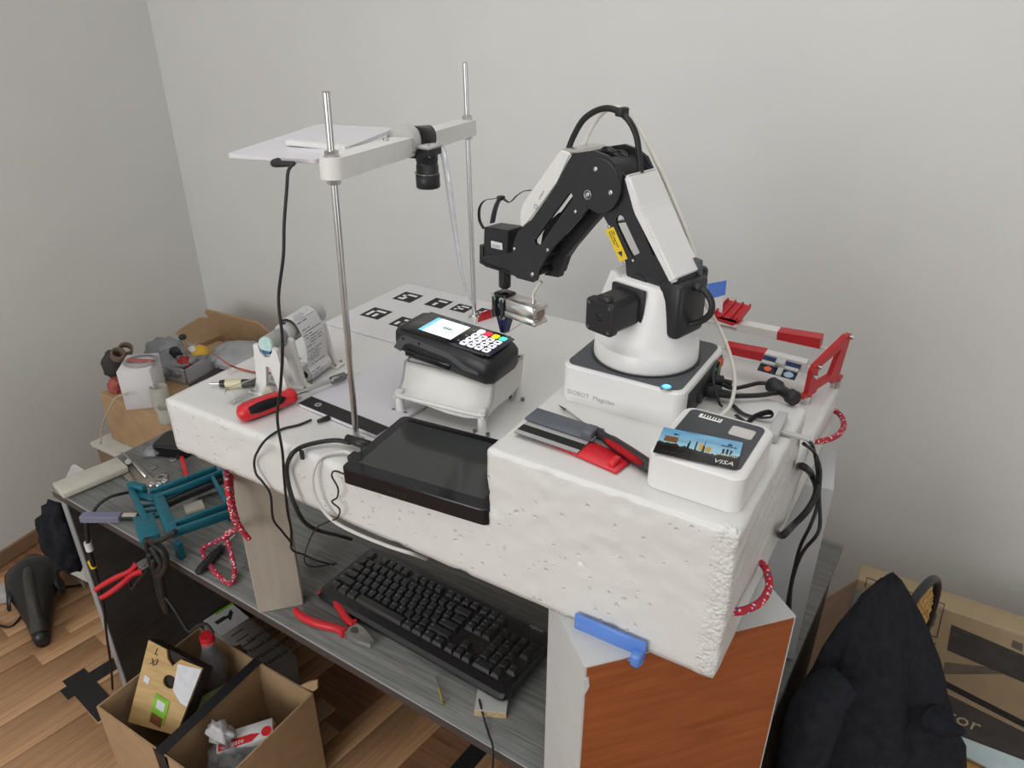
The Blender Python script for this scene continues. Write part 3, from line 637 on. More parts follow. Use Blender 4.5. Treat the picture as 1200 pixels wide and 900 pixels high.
# ================================================================== camera stand
R1a = P(418, 517, ZF); R1b = PY(382, 107, R1a.y+.004); R2a = P(556, 372, ZF); R2b = PY(545, 73, R2a.y+.002)
STAND = thing('camera_stand', 'two upright threaded steel rods joined by a white plastic crossbar', 'camera stand', (R1a+R2a)/2)
def on_rod(a, b, z): return a.lerp(b, (z-a.z)/(b.z-a.z))
BZ1, BZ2 = 1.592, 1.562
rodinfo = ((R1a, R1b, BZ1), (R2a, R2b, BZ2))
for a, b, bz in rodinfo:
    bb = B(); N = 150; prof = []
    L = (b-a).length
    for k in range(N*2+1): prof.append((.0041 if k % 2 else .0046, L*k/(2*N)))
    bb.lathe(prof, a, b-a, 12); obj('threaded_rod', bb, M_steel, STAND)
    for dz in (.0165, -.0165):
        c = on_rod(a, b, bz+dz); bb = B(); bb.lathe([(.0085, -.0035), (.0085, .0035)], c, b-a, 6); nn = obj('nut', bb, M_steel, STAND)
        for f in nn.data.polygons: f.use_smooth = False
        bb = B(); bb.lathe([(.010, -.0005), (.010, .0005)], c-V((0, 0, math.copysign(.0035, dz))), b-a, 20); obj('washer', bb, M_steel, STAND)
    bb = B(); bb.lathe([(.012, 0), (.012, .002), (.0075, .0025), (.0075, .008)], a, (0, 0, 1), 20); obj('rod_foot', bb, M_steel, STAND)
e1 = on_rod(R1a, R1b, BZ1); e2 = on_rod(R2a, R2b, BZ2); ax = (e2-e1).normalized(); sd = V((ax.y, -ax.x, 0)).normalized()   # sd points to the lens side
if sd.x < 0: sd = -sd
up_ = sd.cross(ax); up_ = up_ if up_.z > 0 else -up_
prof = []
hw = .0155; Lb = (e2-e1).length
poly = []
for k in range(25): 
    a = math.radians(90+180*k/24); poly.append(e1+ax*(math.cos(a)*hw)+sd*(math.sin(a)*hw))
for k in range(25):
    a = math.radians(-90+180*k/24); poly.append(e2+ax*(math.cos(a)*hw)+sd*(math.sin(a)*hw))
bb = B(); bb.prism([p-up_*.013 for p in poly], up_*.026); BAR = obj('crossbar', bb, M_print, STAND)
def onbar(t, s_, u): return e1+ax*(Lb*t)+sd*s_+up_*u
for t, s_ in ((.33, -.004), (.47, .004), (.60, -.008), (.62, .0)):
    bb = B(); bb.cyl(onbar(t, s_, .013), onbar(t, s_, .017), .0042, seg=6); obj('bolt', bb, M_steel, BAR)
# arms that carry the upper light pad
pc = [P(300, 180, 1.600), P(378, 188, 1.600), P(520, 160, 1.600), P(452, 148, 1.600)]
PADZ = 1.5985
for t in (.13, .50):
    c0 = onbar(t, -.012, .0115); c1 = c0-sd*.085; c1.z = c0.z+.003
    bb = B(); w_ = ax*.013; bb.prism([c0-w_*.5, c0+w_*.5, c1+w_*.5, c1-w_*.5], (0, 0, .006)); obj('bracket_arm', bb, M_print, STAND)
# light pad on top
lp = V((e1.x, e1.y, PADZ))-sd*.020-ax*.004
PADU = thing('light_pad', 'thin white light pad held flat by the camera stand crossbar', 'light pad', lp-sd*.06+ax*.11)
LM = Mx((-sd, V((ax.x, ax.y, 0)).normalized(), V((0, 0, 1)))).transposed().to_4x4(); LM.translation = lp
LM = frame(lp, V((ax.x, ax.y, 0))); 
bb = B(); bb.vbox((.115, .062, 0), (.232, .125, .0045), .006, LM); PU = obj('panel', bb, M_padw, PADU)
bb = B(); bb.vbox((.115, .062, -.0027), (.228, .121, .001), .006, LM); obj('backing', bb, M_lgrey, PADU)
# cable plug and cable of the upper pad
pl = P(352, 187, 1.600)
UC = thing('pad_cable', 'long thin black cable dropping from the upper light pad past the foam edge', 'cable', PY(345, 640, .66))
bb = B(); bb.tube([LM @ V((.002, .050, -.002)), LM @ V((-.012, .050, -.003)), PY(344, 192, .664)], [.0042, .0046, .0030], 10); obj('plug', bb, M_black, UC)
bb = B(); bb.tube([PY(346, 190, .664), PY(338, 200, .655), PY(336, 222, .645), PY(333, 262, .636), PY(332, 300, .63), PY(327, 340, .625), PY(327, 362, .622), PY(331, 400, .62), PY(329, 450, .62), PY(325, 490, .618), PY(331, 530, .618), PY(333, 560, .62), PY(337, 600, .63), PY(341, 620, .65), PY(341, 642, .67)], .0021, 8, 10); obj('cord', bb, M_rubber, UC)
# camera
cc = onbar(.515, .020, -.004)
CAMT = thing('vision_camera', 'small black camera with a lens pointing down from the crossbar', 'camera', V((cc.x, cc.y, cc.z-.06)))
cfr = frame(cc, sd)
bb = B(); bb.lathe([(.0225, -.016), (.0232, -.014), (.0232, .010), (.0225, .012)], onbar(.455, -.002, .006), ax, 32)
obj('clamp_ring', B().box((0, 0, 0), (.001, .001, .001), frame(onbar(.47, .0, 0), ax)) if False else bb, M_lgrey, CAMT, 'grey printed clamp around the crossbar')
bb = B(); bb.lathe([(.0165, -.010), (.0165, .016), (.012, .019)], onbar(.50, .014, .010), sd*.5+ax*.85, 28); obj('knob', bb, M_bgloss, CAMT)
lens_c = PY(500, 200, 0.92); 
lc_ = onbar(.468, .028, .011)
bb = B(); bb.box((lc_.x, lc_.y, lc_.z-.011), (.034, .034, .004), bev=.0006, seg=1); obj('circuit_board', bb, M_lgrey, CAMT)
bb = B(); bb.box((lc_.x, lc_.y, lc_.z-.018), (.032, .032, .010), bev=.001); obj('camera_body', bb, M_black, CAMT)
bb = B(); bb.box((lc_.x-.018, lc_.y-.006, lc_.z-.022), (.014, .016, .013), bev=.001); obj('focus_block', bb, M_black, CAMT)
bb = B(); bb.lathe([(.0165, 0), (.0165, .012), (.0158, .0125), (.0158, .018), (.0166, .0185), (.0166, .030), (.0180, .031), (.0180, .050), (.0168, .0515), (.012, .049)], (lc_.x, lc_.y, lc_.z-.020), (0, 0, -1), 36); LN = obj('lens', bb, M_black, CAMT)
bb = B(); bb.lathe([(.0172, .0300), (.0172, .0308)], (lc_.x, lc_.y, lc_.z-.020), (0, 0, -1), 36); obj('lens_ring', bb, M_steel, LN)
bb = B(); bb.cyl((lc_.x-.0145, lc_.y-.006, lc_.z-.05), (lc_.x-.0185, lc_.y-.008, lc_.z-.05), .0016, seg=8); obj('set_screw', bb, M_gold, LN)
for q in (-1, 1):
    bb = B(); bb.cyl((lc_.x+.014, lc_.y+.012*q, lc_.z-.024), (lc_.x+.014, lc_.y+.012*q, lc_.z-.006), .0013, seg=8); obj('screw', bb, M_steel, CAMT)
bb = B(); bb.tube([onbar(.66, .014, -.012), onbar(.66, .020, -.030), V((lc_.x-.02, lc_.y+.08, 1.50)), V((lc_.x-.025, lc_.y+.10, 1.42)), V((lc_.x-.04, lc_.y+.14, 1.32)), V((R2a.x+.012, R2a.y-.02, ZF+.03)), V((R2a.x+.02, R2a.y-.03, ZF+.002))], [.008, .008, .008, .006, .004, .003, .003], 6, 8, flat=(-.2, -1, 0))
obj('ribbon_cable', bb, mat('ribbon_film', (.72, .74, .78), .2, metal=.15, var=.12, vscale=60), label='flat silvery ribbon cable hanging beside the far steel rod', cat='cable')
# ================================================================== light pad lying on the foam
s0 = P(349, 474, ZF+.004); s1 = P(441, 512, ZF+.004)
sx_ = (s1-s0).normalized(); SM = frame((s0.x, s0.y, ZF+.0015), V((sx_.x, sx_.y, 0)))
sw = (s1-s0).length
PADL = thing('light_pad', 'white light pad with a black control strip lying on the foam', 'light pad', SM @ V((sw/2, .12, 0)))
bb = B(); bb.vbox((sw/2, .125, .0022), (sw, .25, .0044), .006, SM); PLN = obj('panel', bb, M_padw, PADL)
bb = B(); bb.box((sw/2, .0145, .0046), (sw-.001, .027, .0006), SM); CS = obj('control_strip', bb, M_tape, PADL)
for r in (.0055, .0035):
    bb = B(); bb.lathe([(r, 0), (r, .0003), (r-.0009, .0003), (r-.0009, 0)], SM @ V((.030, .015, .0049)), (0, 0, 1), 20, cap=False); obj('power_symbol', bb, M_lgrey, CS)
LCB = thing('pad_cable', 'thin black cable plugged into the light pad lying on the foam', 'cable', P(370, 490, ZF))
bb = B(); bb.tube([SM @ V((sw*.42, -.001, .003)), SM @ V((sw*.40, -.02, .004))], [.0042, .0030], 10); obj('plug', bb, M_black, LCB)
bb = B(); bb.tube([P(365, 492, ZF+.004), P(350, 498, ZF+.003), P(330, 503, ZF+.003), P(313, 514, ZF+.003), P(303, 527, ZF+.002), PY(298, 540, .622), PY(300, 555, .62), PY(308, 565, .622), PY(317, 580, .625), PY(320, 608, .63), PY(330, 622, .65), PY(341, 636, .665), PY(343, 645, .672), P(356, 650, .76), P(372, 657, .752), P(392, 662, .748)], .0019, 8, 8); obj('cord', bb, M_rubber, LCB)
# ================================================================== printed marker sheet
sh = [V((-1.02, .985, ZF+.0008)), V((-.70, .985, ZF+.0008)), V((-.70, 1.243, ZF+.0008)), V((-1.02, 1.243, ZF+.0008))]
SHE = thing('marker_sheet', 'white paper sheet printed with black square markers on the foam', 'paper', V((-.86, 1.11, ZF)))
bb = B(); bb.prism(sh, (0, 0, .0005)); obj('sheet', bb, M_paper, SHE)
pats = [((478, 349), '0111100001001100'), ((514, 356), '0111000001000100'), ((541, 362), '0111100001101000'), ((441, 368), '0111100010101010'), ((474, 379), '0111000010101010'), ((568, 367), '0111010011000101'), ((414, 381), '1101010101100110')]
for ((px, py), bits), sz in zip(pats[:6], (.047, .044, .037, .047, .045, .036)):
    c = P(px, py, ZF); m_ = frame((c.x-sz/2, c.y-sz/2, ZF+.0014), (1, 0, 0))
    def fn(u, v, bits=bits):
        i = int(u*6); j = 5-int(v*6)
        if i in (0, 5) or j in (0, 5): return (.10, .10, .10)
        return (.9, .9, .9) if bits[(j-1)*4+(i-1)] == '1' else (.10, .10, .10)
    colgrid('printed_marker', m_, sz, sz, 6, 6, fn, attr_mat('printed_sheet', .7), SHE, thick=.0002)
# ================================================================== payment terminal on its stand
ST = thing('terminal_stand', 'white printed plastic stand under the card terminal', 'stand', (-.61, .86, ZF))
SR_ = frame((-.618, .866, ZF), (1, .10, 0))
zt = .076
tw, td = .156, .108
# top plate
bb = B(); bb.box((0, .012, zt-.003), (tw, td-.02, .006), SR_, bev=.001, seg=1); obj('top_plate', bb, M_print, ST)
# curved front skirt
prof = [(-.040, zt), (-.044, zt-.012), (-.048, zt-.024), (-.055, zt-.034), (-.066, zt-.040), (-.077, zt-.042)]
fr_l = [(-tw/2, y, z) for y, z in prof]; 
bb = B(); vs = []; fs = []
for i, (y, z) in enumerate(prof):
    for xx in (-tw/2, -.03, .02, tw/2):
        wob = 0 if i < len(prof)-1 else (.006 if abs(xx) < .05 else 0)
        xo = xx*(1-.0*i)
        vs.append((xo, y-wob*0, z))
for i in range(len(prof)-1):
    for j in range(3): fs.append((i*4+j, i*4+j+1, (i+1)*4+j+1, (i+1)*4+j))
n0 = len(vs); vs += [(x, y+.002, z-.004) for x, y, z in vs]; fs += [tuple(n0+k for k in reversed(f)) for f in fs]
for i in range(len(prof)-1):
    fs += [(i*4, (i+1)*4, n0+(i+1)*4, n0+i*4), (i*4+3, n0+i*4+3, n0+(i+1)*4+3, (i+1)*4+3)]
l = (len(prof)-1)*4
for j in range(3): fs += [(l+j, l+j+1, n0+l+j+1, n0+l+j), (j, n0+j, n0+j+1, j+1)]
bb.add(vs, fs, SR_, 0, True); obj('front_skirt', bb, M_print, ST)
# side skirt (right) and back wall
bb = B(); bb.prism([SR_ @ V((tw/2-.004, y, z)) for y, z in prof+[(-.077, zt-.046), (-.03, zt-.046), (.0, zt-.05), (.05, zt-.05), (.062, zt)]], SR_.to_3x3() @ V((.004, 0, 0))); obj('side_wall', bb, M_print, ST)
bb = B(); bb.prism([SR_ @ V((-tw/2, y, z)) for y, z in prof+[(-.077, zt-.046), (-.03, zt-.046), (.0, zt-.05), (.05, zt-.05), (.062, zt)]], SR_.to_3x3() @ V((.004, 0, 0))); obj('side_wall', bb, M_print, ST)
bb = B(); bb.prism([SR_ @ V(p) for p in ((-tw/2, -.0745, zt-.0455), (-.02, -.0745, zt-.0475), (.015, -.0745, zt-.052), (.045, -.0745, zt-.052), (tw/2, -.0745, zt-.0455), (tw/2, -.0745, zt-.0405), (-tw/2, -.0745, zt-.0405))], SR_.to_3x3() @ V((0, .004, 0))); obj('front_rail', bb, M_print, ST)
for x, y in ((-tw/2+.007, -.069), (tw/2-.007, -.069), (tw/2-.006, .050), (-tw/2+.006, .050)):
    bb = B(); bb.lathe([(.0105, 0), (.0105, .003), (.0068, .0035), (.0062, zt-.042 if y < 0 else zt-.010), (.0062, zt-.036 if y < 0 else zt-.006)], SR_ @ V((x, y, 0)), (0, 0, 1), 16); lg = obj('leg', bb, M_print, ST)
    for q in (-1, 1):
        bb = B(); bb.cyl(SR_ @ V((x+q*.011, y-.003, .0015)), SR_ @ V((x+q*.011, y-.003, .006)), .003, seg=8); obj('screw', bb, M_dsteel, lg)
# terminal itself: tilted block
TT = thing('card_terminal', 'black card payment terminal with glowing screen and white keypad', 'card terminal', SR_ @ V((0, .01, zt)))
tl = math.radians(3.2); t0 = SR_ @ V((-.007, -.004, zt+.001)); tdx = V((math.cos(.0)*math.cos(-tl), math.sin(.0)*math.cos(-tl), math.sin(-tl)))
QM = frame(t0+V((0, 0, .0)), tdx)
# profile along length (x), top surface falls towards the keypad
def term_ring(x, w2, zb, zt_):
    c = .010
    return [(x, -w2, zb+.006), (x, -w2+.008, zb), (x, w2-.008, zb), (x, w2, zb+.006), (x, w2, zt_-.006), (x, w2-c*.7, zt_), (x, -w2+c*.7, zt_), (x, -w2, zt_-.006)]
rings = [(-.090, .030, .024, .038), (-.086, .038, .014, .044), (-.074, .042, .006, .046), (-.03, .043, .002, .046), (.02, .043, .0, .046), (.05, .044, -.001, .044), (.078, .043, -.002, .040), (.088, .038, .000, .036), (.092, .031, .006, .031)]
vs = []; fs = []
for r in rings: vs += term_ring(*r)
for i in range(len(rings)-1):
    for k in range(8): fs.append((i*8+k, i*8+(k+1) % 8, (i+1)*8+(k+1) % 8, (i+1)*8+k))
fs += [tuple(range(7, -1, -1)), tuple(range((len(rings)-1)*8, len(rings)*8))]
bb = B(); bb.add(vs, fs, QM); bmesh.ops.bevel(bb.bm, geom=bb.bm.edges[:], offset=.0009, segments=2, affect='EDGES')
for f in bb.bm.faces: f.smooth = True
TB = obj('body', bb, M_black, TT)
# grey grip strap on the near side
gp = [(-.085, -.0447, .014), (-.073, -.0447, .034), (-.064, -.0447, .040), (.020, -.0447, .035), (.046, -.0447, .024), (.070, -.0447, .020), (.070, -.0447, .015), (.044, -.0447, .015), (.016, -.0447, .026), (-.054, -.0447, .030), (-.064, -.0447, .024), (-.072, -.0447, .011)]
bb = B(); bb.prism([QM @ V(p) for p in gp], QM.to_3x3() @ V((0, .004, 0))); GS = obj('side_strap', bb, mat('charcoal_plastic', (.075, .078, .083), .5), TT)
for x, z in ((-.066, .034), (-.036, .0345)):
    bb = B(); bb.cyl(QM @ V((x, -.0452, z)), QM @ V((x, -.0440, z)), .0022, seg=10); obj('screw_hole', bb, M_bgloss, GS)
bb = B(); bb.box((-.022, -.040, .011), (.085, .010, .012), QM, bev=.003); obj('side_recess', bb, M_bgloss, TT)
bb = B(); bb.box((.0, -.0, .0455), (.150, .076, .002), QM, bev=.0008, seg=1); FP = obj('face_plate', bb, M_bgloss, TT)
scr = frame(QM @ V((-.052, -.026, .0466)), QM.to_3x3() @ V((1, 0, 0)), QM.to_3x3() @ V((0, 0, 1)))
def scrc(u, v):
    if u < .13: return (.45, .78, .92)
    if .42 < u < .72 and .46 < v < .60 and (int(u*40) % 3): return (.25, .28, .30)
    if .62 < u < .80 and .25 < v < .27: return (.75, .8, .82)
    return (.93, 1, 1)
colgrid('screen', scr, .060, .052, 40, 20, scrc, attr_mat('lit_screen', .3, .75), TT, thick=.0004, label='glowing pale screen with blue header')
ko = (.024, -.031)
cols = {(3, 0): (1, 1, 1), (2, 0): (1, .15, .2)}
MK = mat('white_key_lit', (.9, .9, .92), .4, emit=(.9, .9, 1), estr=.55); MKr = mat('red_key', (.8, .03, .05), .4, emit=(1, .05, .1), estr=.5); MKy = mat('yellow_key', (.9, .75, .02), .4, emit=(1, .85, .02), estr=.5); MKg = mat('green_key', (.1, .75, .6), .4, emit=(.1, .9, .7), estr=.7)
bb = B(); bb.box((.052, 0, .0452), (.060, .070, .0026), QM, bev=.0008, seg=1); obj('keypad_plate', bb, mat('dark_blue_plate', (.03, .03, .06), .3), TT)
tkm = {}
for r in range(4):
    for c in range(4):
        x = .030+c*.0130; y = -.0225+r*.0152
        if c < 3: m_ = MK
        else: m_ = (MK, MK, MK, MKg)[r]
        if r == 3: m_ = (MK, MKr, MKy, MKg)[c]
        bb = B(); bb.vbox((x, y, .0468-.0008*c*.4), (.0110, .0128, .0030), .0030, QM, bev=.0006); kk = obj('key', bb, m_, TT)
        if r < 3:
            bb = B(); bb.box((x, y-.001, .0484-.0008*c*.4), (.0045, .0036, .0004), QM); obj('key_mark', bb, mat('key_ink', (.05, .05, .16), .5), kk)
for r in range(3):
    bb = B(); bb.box((.0185, -.02+r*.02, .0468), (.004, .002, .0004), QM); obj('soft_key_mark', bb, M_grey, FP)
# ================================================================== tablet monitor
T0 = P(398, 548, ZF+.024); T1 = P(572, 600, ZF+.024); T2 = P(487, 490, ZF+.024)
td_ = (T1-T0); td_.z = 0; tww = td_.length; TMx = frame((T0.x, T0.y, ZF+.0012), td_)
tdd = (T2-T0).dot(TMx.to_3x3() @ V((0, 1, 0)))
TAB = thing('tablet_monitor', 'black touchscreen tablet lying flat over the foam front edge', 'tablet', TMx @ V((tww/2, tdd/2, 0)))
bb = B(); bb.vbox((tww/2, tdd/2, .0115), (tww, tdd, .023), .010, TMx, bev=.0012); TBd = obj('housing', bb, M_bgloss, TAB)
bb = B(); bb.box((tww/2, tdd/2+.003, .0229), (tww-.032, tdd-.034, .0006), TMx); obj('screen', bb, mat('dark_display', (.042, .045, .043), .09, var=.02), TAB)
for k in range(9):
    bb = B(); bb.box((.07+.004*k, -.0002, .010), (.002, .001, .006), TMx); obj('speaker_slot', bb, M_black, TBd)
for y_, lab in ((.045, 'video'), (.075, 'usb')):
    bb = B(); bb.box((-.008, y_, .010), (.018, .016, .009), TMx, bev=.0015); obj('cable_plug', bb, M_black, TAB)
VC = thing('video_cable', 'thick black video cable looping from the tablet down behind the foam edge', 'cable', P(400, 520, ZF))
bb = B(); bb.tube([TMx @ V((-.006, .075, .012)), TMx @ V((-.045, .075, .014))], [.0075, .0062], 10); obj('plug', bb, M_black, VC)
bb = B(); bb.tube([P(410, 519, ZF+.012), P(395, 516, ZF+.012), P(375, 518, ZF+.010), P(353, 524, ZF+.008), P(341, 534, ZF+.006), PY(336, 550, .618), PY(339, 572, .615), PY(347, 595, .615), PY(357, 612, .63), PY(372, 621, .66), P(395, 627, .86), P(412, 632, .82)], .0034, 10, 8); VCc = obj('cord', bb, M_rubber, VC)
bb = B(); bb.box((0, 0, 0), (.005, .004, .014), frame(PY(354, 533, .625), (1, 0, 0))); obj('printed_tag', bb, M_print_ink, VC)
bb = B(); bb.tube([TMx @ V((-.004, .042, .008)), P(408, 530, ZF+.008), P(395, 530, ZF+.006), P(380, 534, ZF+.004), PY(370, 545, .620), PY(366, 562, .615), PY(369, 580, .615), PY(378, 597, .617), PY(393, 612, .619), PY(420, 626, .621), PY(455, 640, .623), PY(480, 648, .625), PY(500, 655, .66)], .0026, 8, 8)
obj('usb_cable', bb, mat('grey_cable', (.62, .60, .57), .5), label='pale grey cable curving from the tablet along the foam edge', cat='cable')
bb = B(); bb.tube([TMx @ V((.006, .010, .004)), P(393, 552, ZF+.008), PY(389, 558, .618), PY(396, 572, .616), PY(395, 583, .617), PY(389, 588, .617), PY(398, 597, .617), PY(395, 607, .618), PY(383, 612, .62), PY(370, 620, .64), PY(360, 640, .67), P(357, 658, .76), P(368, 664, .75), P(395, 660, .75)], .0013, 6, 8)
obj('power_wire', bb, M_rubber, label='very thin black wire kinking down from the tablet corner', cat='cable')
# ================================================================== pump box with bank card
p0 = V((-.234, .658, ZR)); PU_w, PU_d, PU_h = .104, .120, .043
PM = frame((p0.x, p0.y, ZR+.0005), (1, -.012, 0))
PMP = thing('pump_box', 'small white rounded box with a black top plate near the foam corner', 'box', PM @ V((PU_w/2, PU_d/2, 0)))
bb = B(); bb.vbox((PU_w/2, PU_d/2, PU_h/2), (PU_w, PU_d, PU_h), .014, PM, bev=.003, seg=7); obj('body', bb, M_white, PMP)
bb = B(); bb.vbox((PU_w/2, PU_d/2+.003, PU_h+.0004), (PU_w-.018, PU_d-.022, .0012), .008, PM); PTP = obj('top_plate', bb, mat('slate_plate', (.055, .058, .066), .4), PMP)
lab = frame(PM @ V((.022, .096, PU_h+.0012)), (1, -.02, 0))
colgrid('barcode_label', lab, .026, .009, 52, 6, lambda u, v: (.92, .92, .90) if v < .3 or u < .08 or u > .92 or (int(u*52)*7919 % 13) > 6 else (.08, .08, .08), attr_mat('printed_sheet', .7), PTP, thick=.0003)
bb = B(); bb.vbox((.075, .088, PU_h+.0014), (.026, .020, .001), .003, PM); obj('clear_window', bb, mat('grey_window', (.55, .54, .50), .3), PTP)
# bank card
vc = [P(777, 501, ZR+.047), P(871, 517, ZR+.047), P(862, 549, ZR+.047), P(765, 529, ZR+.047)]
cdx = (vc[2]-vc[3]); cdx.z = 0
CM = frame((vc[3].x, vc[3].y, ZR+.0458), cdx)
def visa(u, v):
    n1 = noise.noise(V((u*16, 0, 3))); n2 = noise.noise(V((u*55, 0, 9)))
    sky = (.62-.35*max(0, v-.4), .80-.22*max(0, v-.4), .88-.04*v)
    if v > .55: sky = tuple(c*.92+.08*(noise.noise(V((u*4, v*6, 2)))+.3) for c in sky)
    hill = .40+.05*math.sin(u*7+.6)+.07*n1+.035*n2
    if .07 < u < .23 and .48 < v < .70+.02*n2: return (.50+.05*n2, .34, .21)
    if .50 < u < .55 and .38 < v < .64+.05*n2: return (.80, .63, .20)
    if .59 < u < .65 and .38 < v < .58+.05*n2: return (.74, .60, .24)
    if abs(u-.47) < .014*(1.2-v) and v < .70: return (.13, .13, .12)
    if abs(u-.38) < .030*(1.05-v*1.2) and v < .68: return (.12, .14, .11)
    if abs(u-.565) < .018*(1.1-v) and v < .76: return (.13, .13, .13)
    for k in range(3):
        if abs(u-.80-.045*k) < .016*(1 if v > .52 else .7) and .44 < v < .62+.02*math.sin(k*2): return (.07, .07, .08)
    if .72 < u < .98 and .37 < v < .43 and int(u*80) % 2: return (.72, .68, .55)
    if .76 < u < .94 and .70 < v < .75 and n2 > -.3: return (.15, .26, .38)
    if (u-.86)**2*2.5+(v-.80)**2 < .0022: return (.14, .24, .36)
    if .15 < u < .22 and .78 < v < .84 and n2 > -.2: return (.13, .24, .32)
    if v > hill: return sky
    if v > hill-.10: return (.19+.05*n2, .17, .12)
    return (.085, .078, .075)
BC = thing('bank_card', 'bank card with a blue sky skyline picture lying on the white pump box', 'bank card', CM @ V((.0428, .027, 0)))
colgrid('card', CM, .0856, .054, 107, 68, visa, attr_mat('glossy_card', .18), BC, thick=.0008)
bb = B(); bb.text('VISA', CM @ V((.061, .004, .0010)), CM.to_3x3() @ V((1, 0, 0)), CM.to_3x3() @ V((0, 1, 0)), .0105, .0001, font_shear=.25); obj('lettering', bb, M_white, BC)
bb = B(); bb.tube([CM @ V((.008, .006+.001*k, .001)) for k in range(1)]+[CM @ V((.035, .006, .001))], .0001, 3, raw=True); obj('embossing', bb, M_dgrey, BC)
# ================================================================== cards and screwdriver on the raised step
m0 = P(604, 505, ZR+.006); m1 = P(672, 528, ZR+.006); MM_ = frame((m0.x, m0.y-.004, ZR+.0060), (m1-m0))
CA = thing('magnetic_card', 'silver card with a black magnetic stripe under a dark grey plastic handle', 'card', MM_ @ V((.04, .025, 0)))
colgrid('card', MM_, .0856, .054, 4, 27, lambda u, v: (.07, .07, .07) if .14 < v < .40 else (.66, .66, .65), attr_mat('printed_sheet', .7), CA, thick=.0008)
HD = thing('card_holder', 'dark grey plastic card holder lying across the silver magnetic card', 'card holder', MM_ @ V((.05, .04, .001)))
bb = B(); bb.box((.044, .044, .0035), (.094, .030, .0035), MM_, bev=.0006, seg=1); obj('blade', bb, mat('slate_plastic', (.10, .11, .13), .5), HD)
bb = B(); bb.box((.082, .038, .009), (.014, .020, .010), MM_, bev=.002); obj('grip_block', bb, mat('slate_plastic', (.10, .11, .13), .5), HD)
r0_ = P(648, 522, ZR+.003); r1_ = P(719, 553, ZR+.003); RM = frame((r0_.x-.012, r0_.y+.001, ZR+.001), (r1_-r0_))
RH = thing('card_holder', 'bright red plastic card holder half under the silver magnetic card', 'card holder', RM @ V((.05, .015, 0)))
bb = B(); bb.box((.05, .018, .0022), (.100, .034, .0040), RM, bev=.0006, seg=1); obj('blade', bb, M_redg, RH)
bb = B(); bb.box((.090, .012, .0075), (.008, .016, .008), RM, bev=.0015); obj('grip_block', bb, M_redg, RH)
def screwdriver(name, label, tip, neck, end, rs, rh, stops, mats_, bit=None, cat='screwdriver'):
    tip, neck, end = V(tip), V(neck), V(end); d = (end-neck).normalized(); L = (end-neck).length
    t = thing(name, label, cat, (tip+end)/2-V((0, 0, rh)))
    if bit:
        bb = B(); q = tip.lerp(neck, .35); bb.lathe([(rs*.5, 0), (rs*.6, .008), (rs*1.9, .010), (rs*1.9, (q-tip).length), (rs, (q-tip).length+.001)], tip, neck-tip, 14); obj('bit_holder', bb, M_dsteel, t)
        bb = B(); bb.cyl(q, neck, rs, seg=12); obj('shaft', bb, M_steel, t)
    else:
        bb = B(); bb.lathe([(rs*.25, 0), (rs*.9, .010), (rs, .014), (rs, (neck-tip).length)], tip, neck-tip, 10); obj('shaft', bb, M_steel, t)
        bb = B(); bb.lathe([(rs*.3, -.0002), (rs*1.12, .012), (rs*1.12, .018)], tip, neck-tip, 10); obj('tip', bb, M_dsteel, t)
    prof = [(rh*k, L*f) for f, k in stops]
    bb = B(); bb.lathe(prof, neck, d, 20); h = obj('handle', bb, mats_[0], t)
    sidev = d.cross(V((0, 0, 1))).normalized(); upv = sidev.cross(d)
    for ang in (math.radians(60), math.radians(-62), math.radians(180)):
        rad = upv*math.cos(ang)+sidev*math.sin(ang); tang = d.cross(rad)
        pts = []
        for f, k, hw_ in ((.22, .93, .06), (.30, .95, .34), (.5, .98, .42), (.7, 1.0, .42), (.86, .96, .28)):
            kk = [kv for fv, kv in stops if fv <= f][-1]
            pts.append((neck+d*(L*f), rh*1.02*stop_at(stops, f), hw_))
        vs = []; fs = []
        for c, r, hw_ in pts:
            for a in (-1, -.5, 0, .5, 1):
                th_ = a*hw_*1.3; vs.append(c+(rad*math.cos(th_)+tang*math.sin(th_))*(r+.0004))
        for i in range(len(pts)-1):
            for j in range(4): fs.append((i*5+j, i*5+j+1, (i+1)*5+j+1, (i+1)*5+j))
        bb = B(); bb.add(vs, fs, None, 0, True); bmesh.ops.solidify(bb.bm, geom=bb.bm.faces[:], thickness=.0008); obj('grip_inlay', bb, mats_[1], h)
    return t
def stop_at(st, f):
    for (f0, k0), (f1, k1) in zip(st, st[1:]):
        if f0 <= f <= f1: return k0+(k1-k0)*(f-f0)/(f1-f0+1e-9)
    return st[-1][1]
hs = [(0, .55), (.04, .80), (.10, .86), (.16, .74), (.30, .92), (.6, 1), (.88, .96), (.96, .82), (1, .45)]
screwdriver('precision_screwdriver', 'slim red and black screwdriver pointing at the robot base', P(655, 475, ZR+.004), P(697, 505, ZR+.011), P(768, 552, ZR+.0095), .0016, .0080, hs, (M_black, M_redg))
screwdriver('screwdriver', 'large red and black screwdriver with a steel bit holder on the foam', P(410, 438, ZF+.016), P(346, 462, ZF+.016), P(279, 486, ZF+.0155), .0035, .0150, hs, (M_redg, M_black), bit=True)
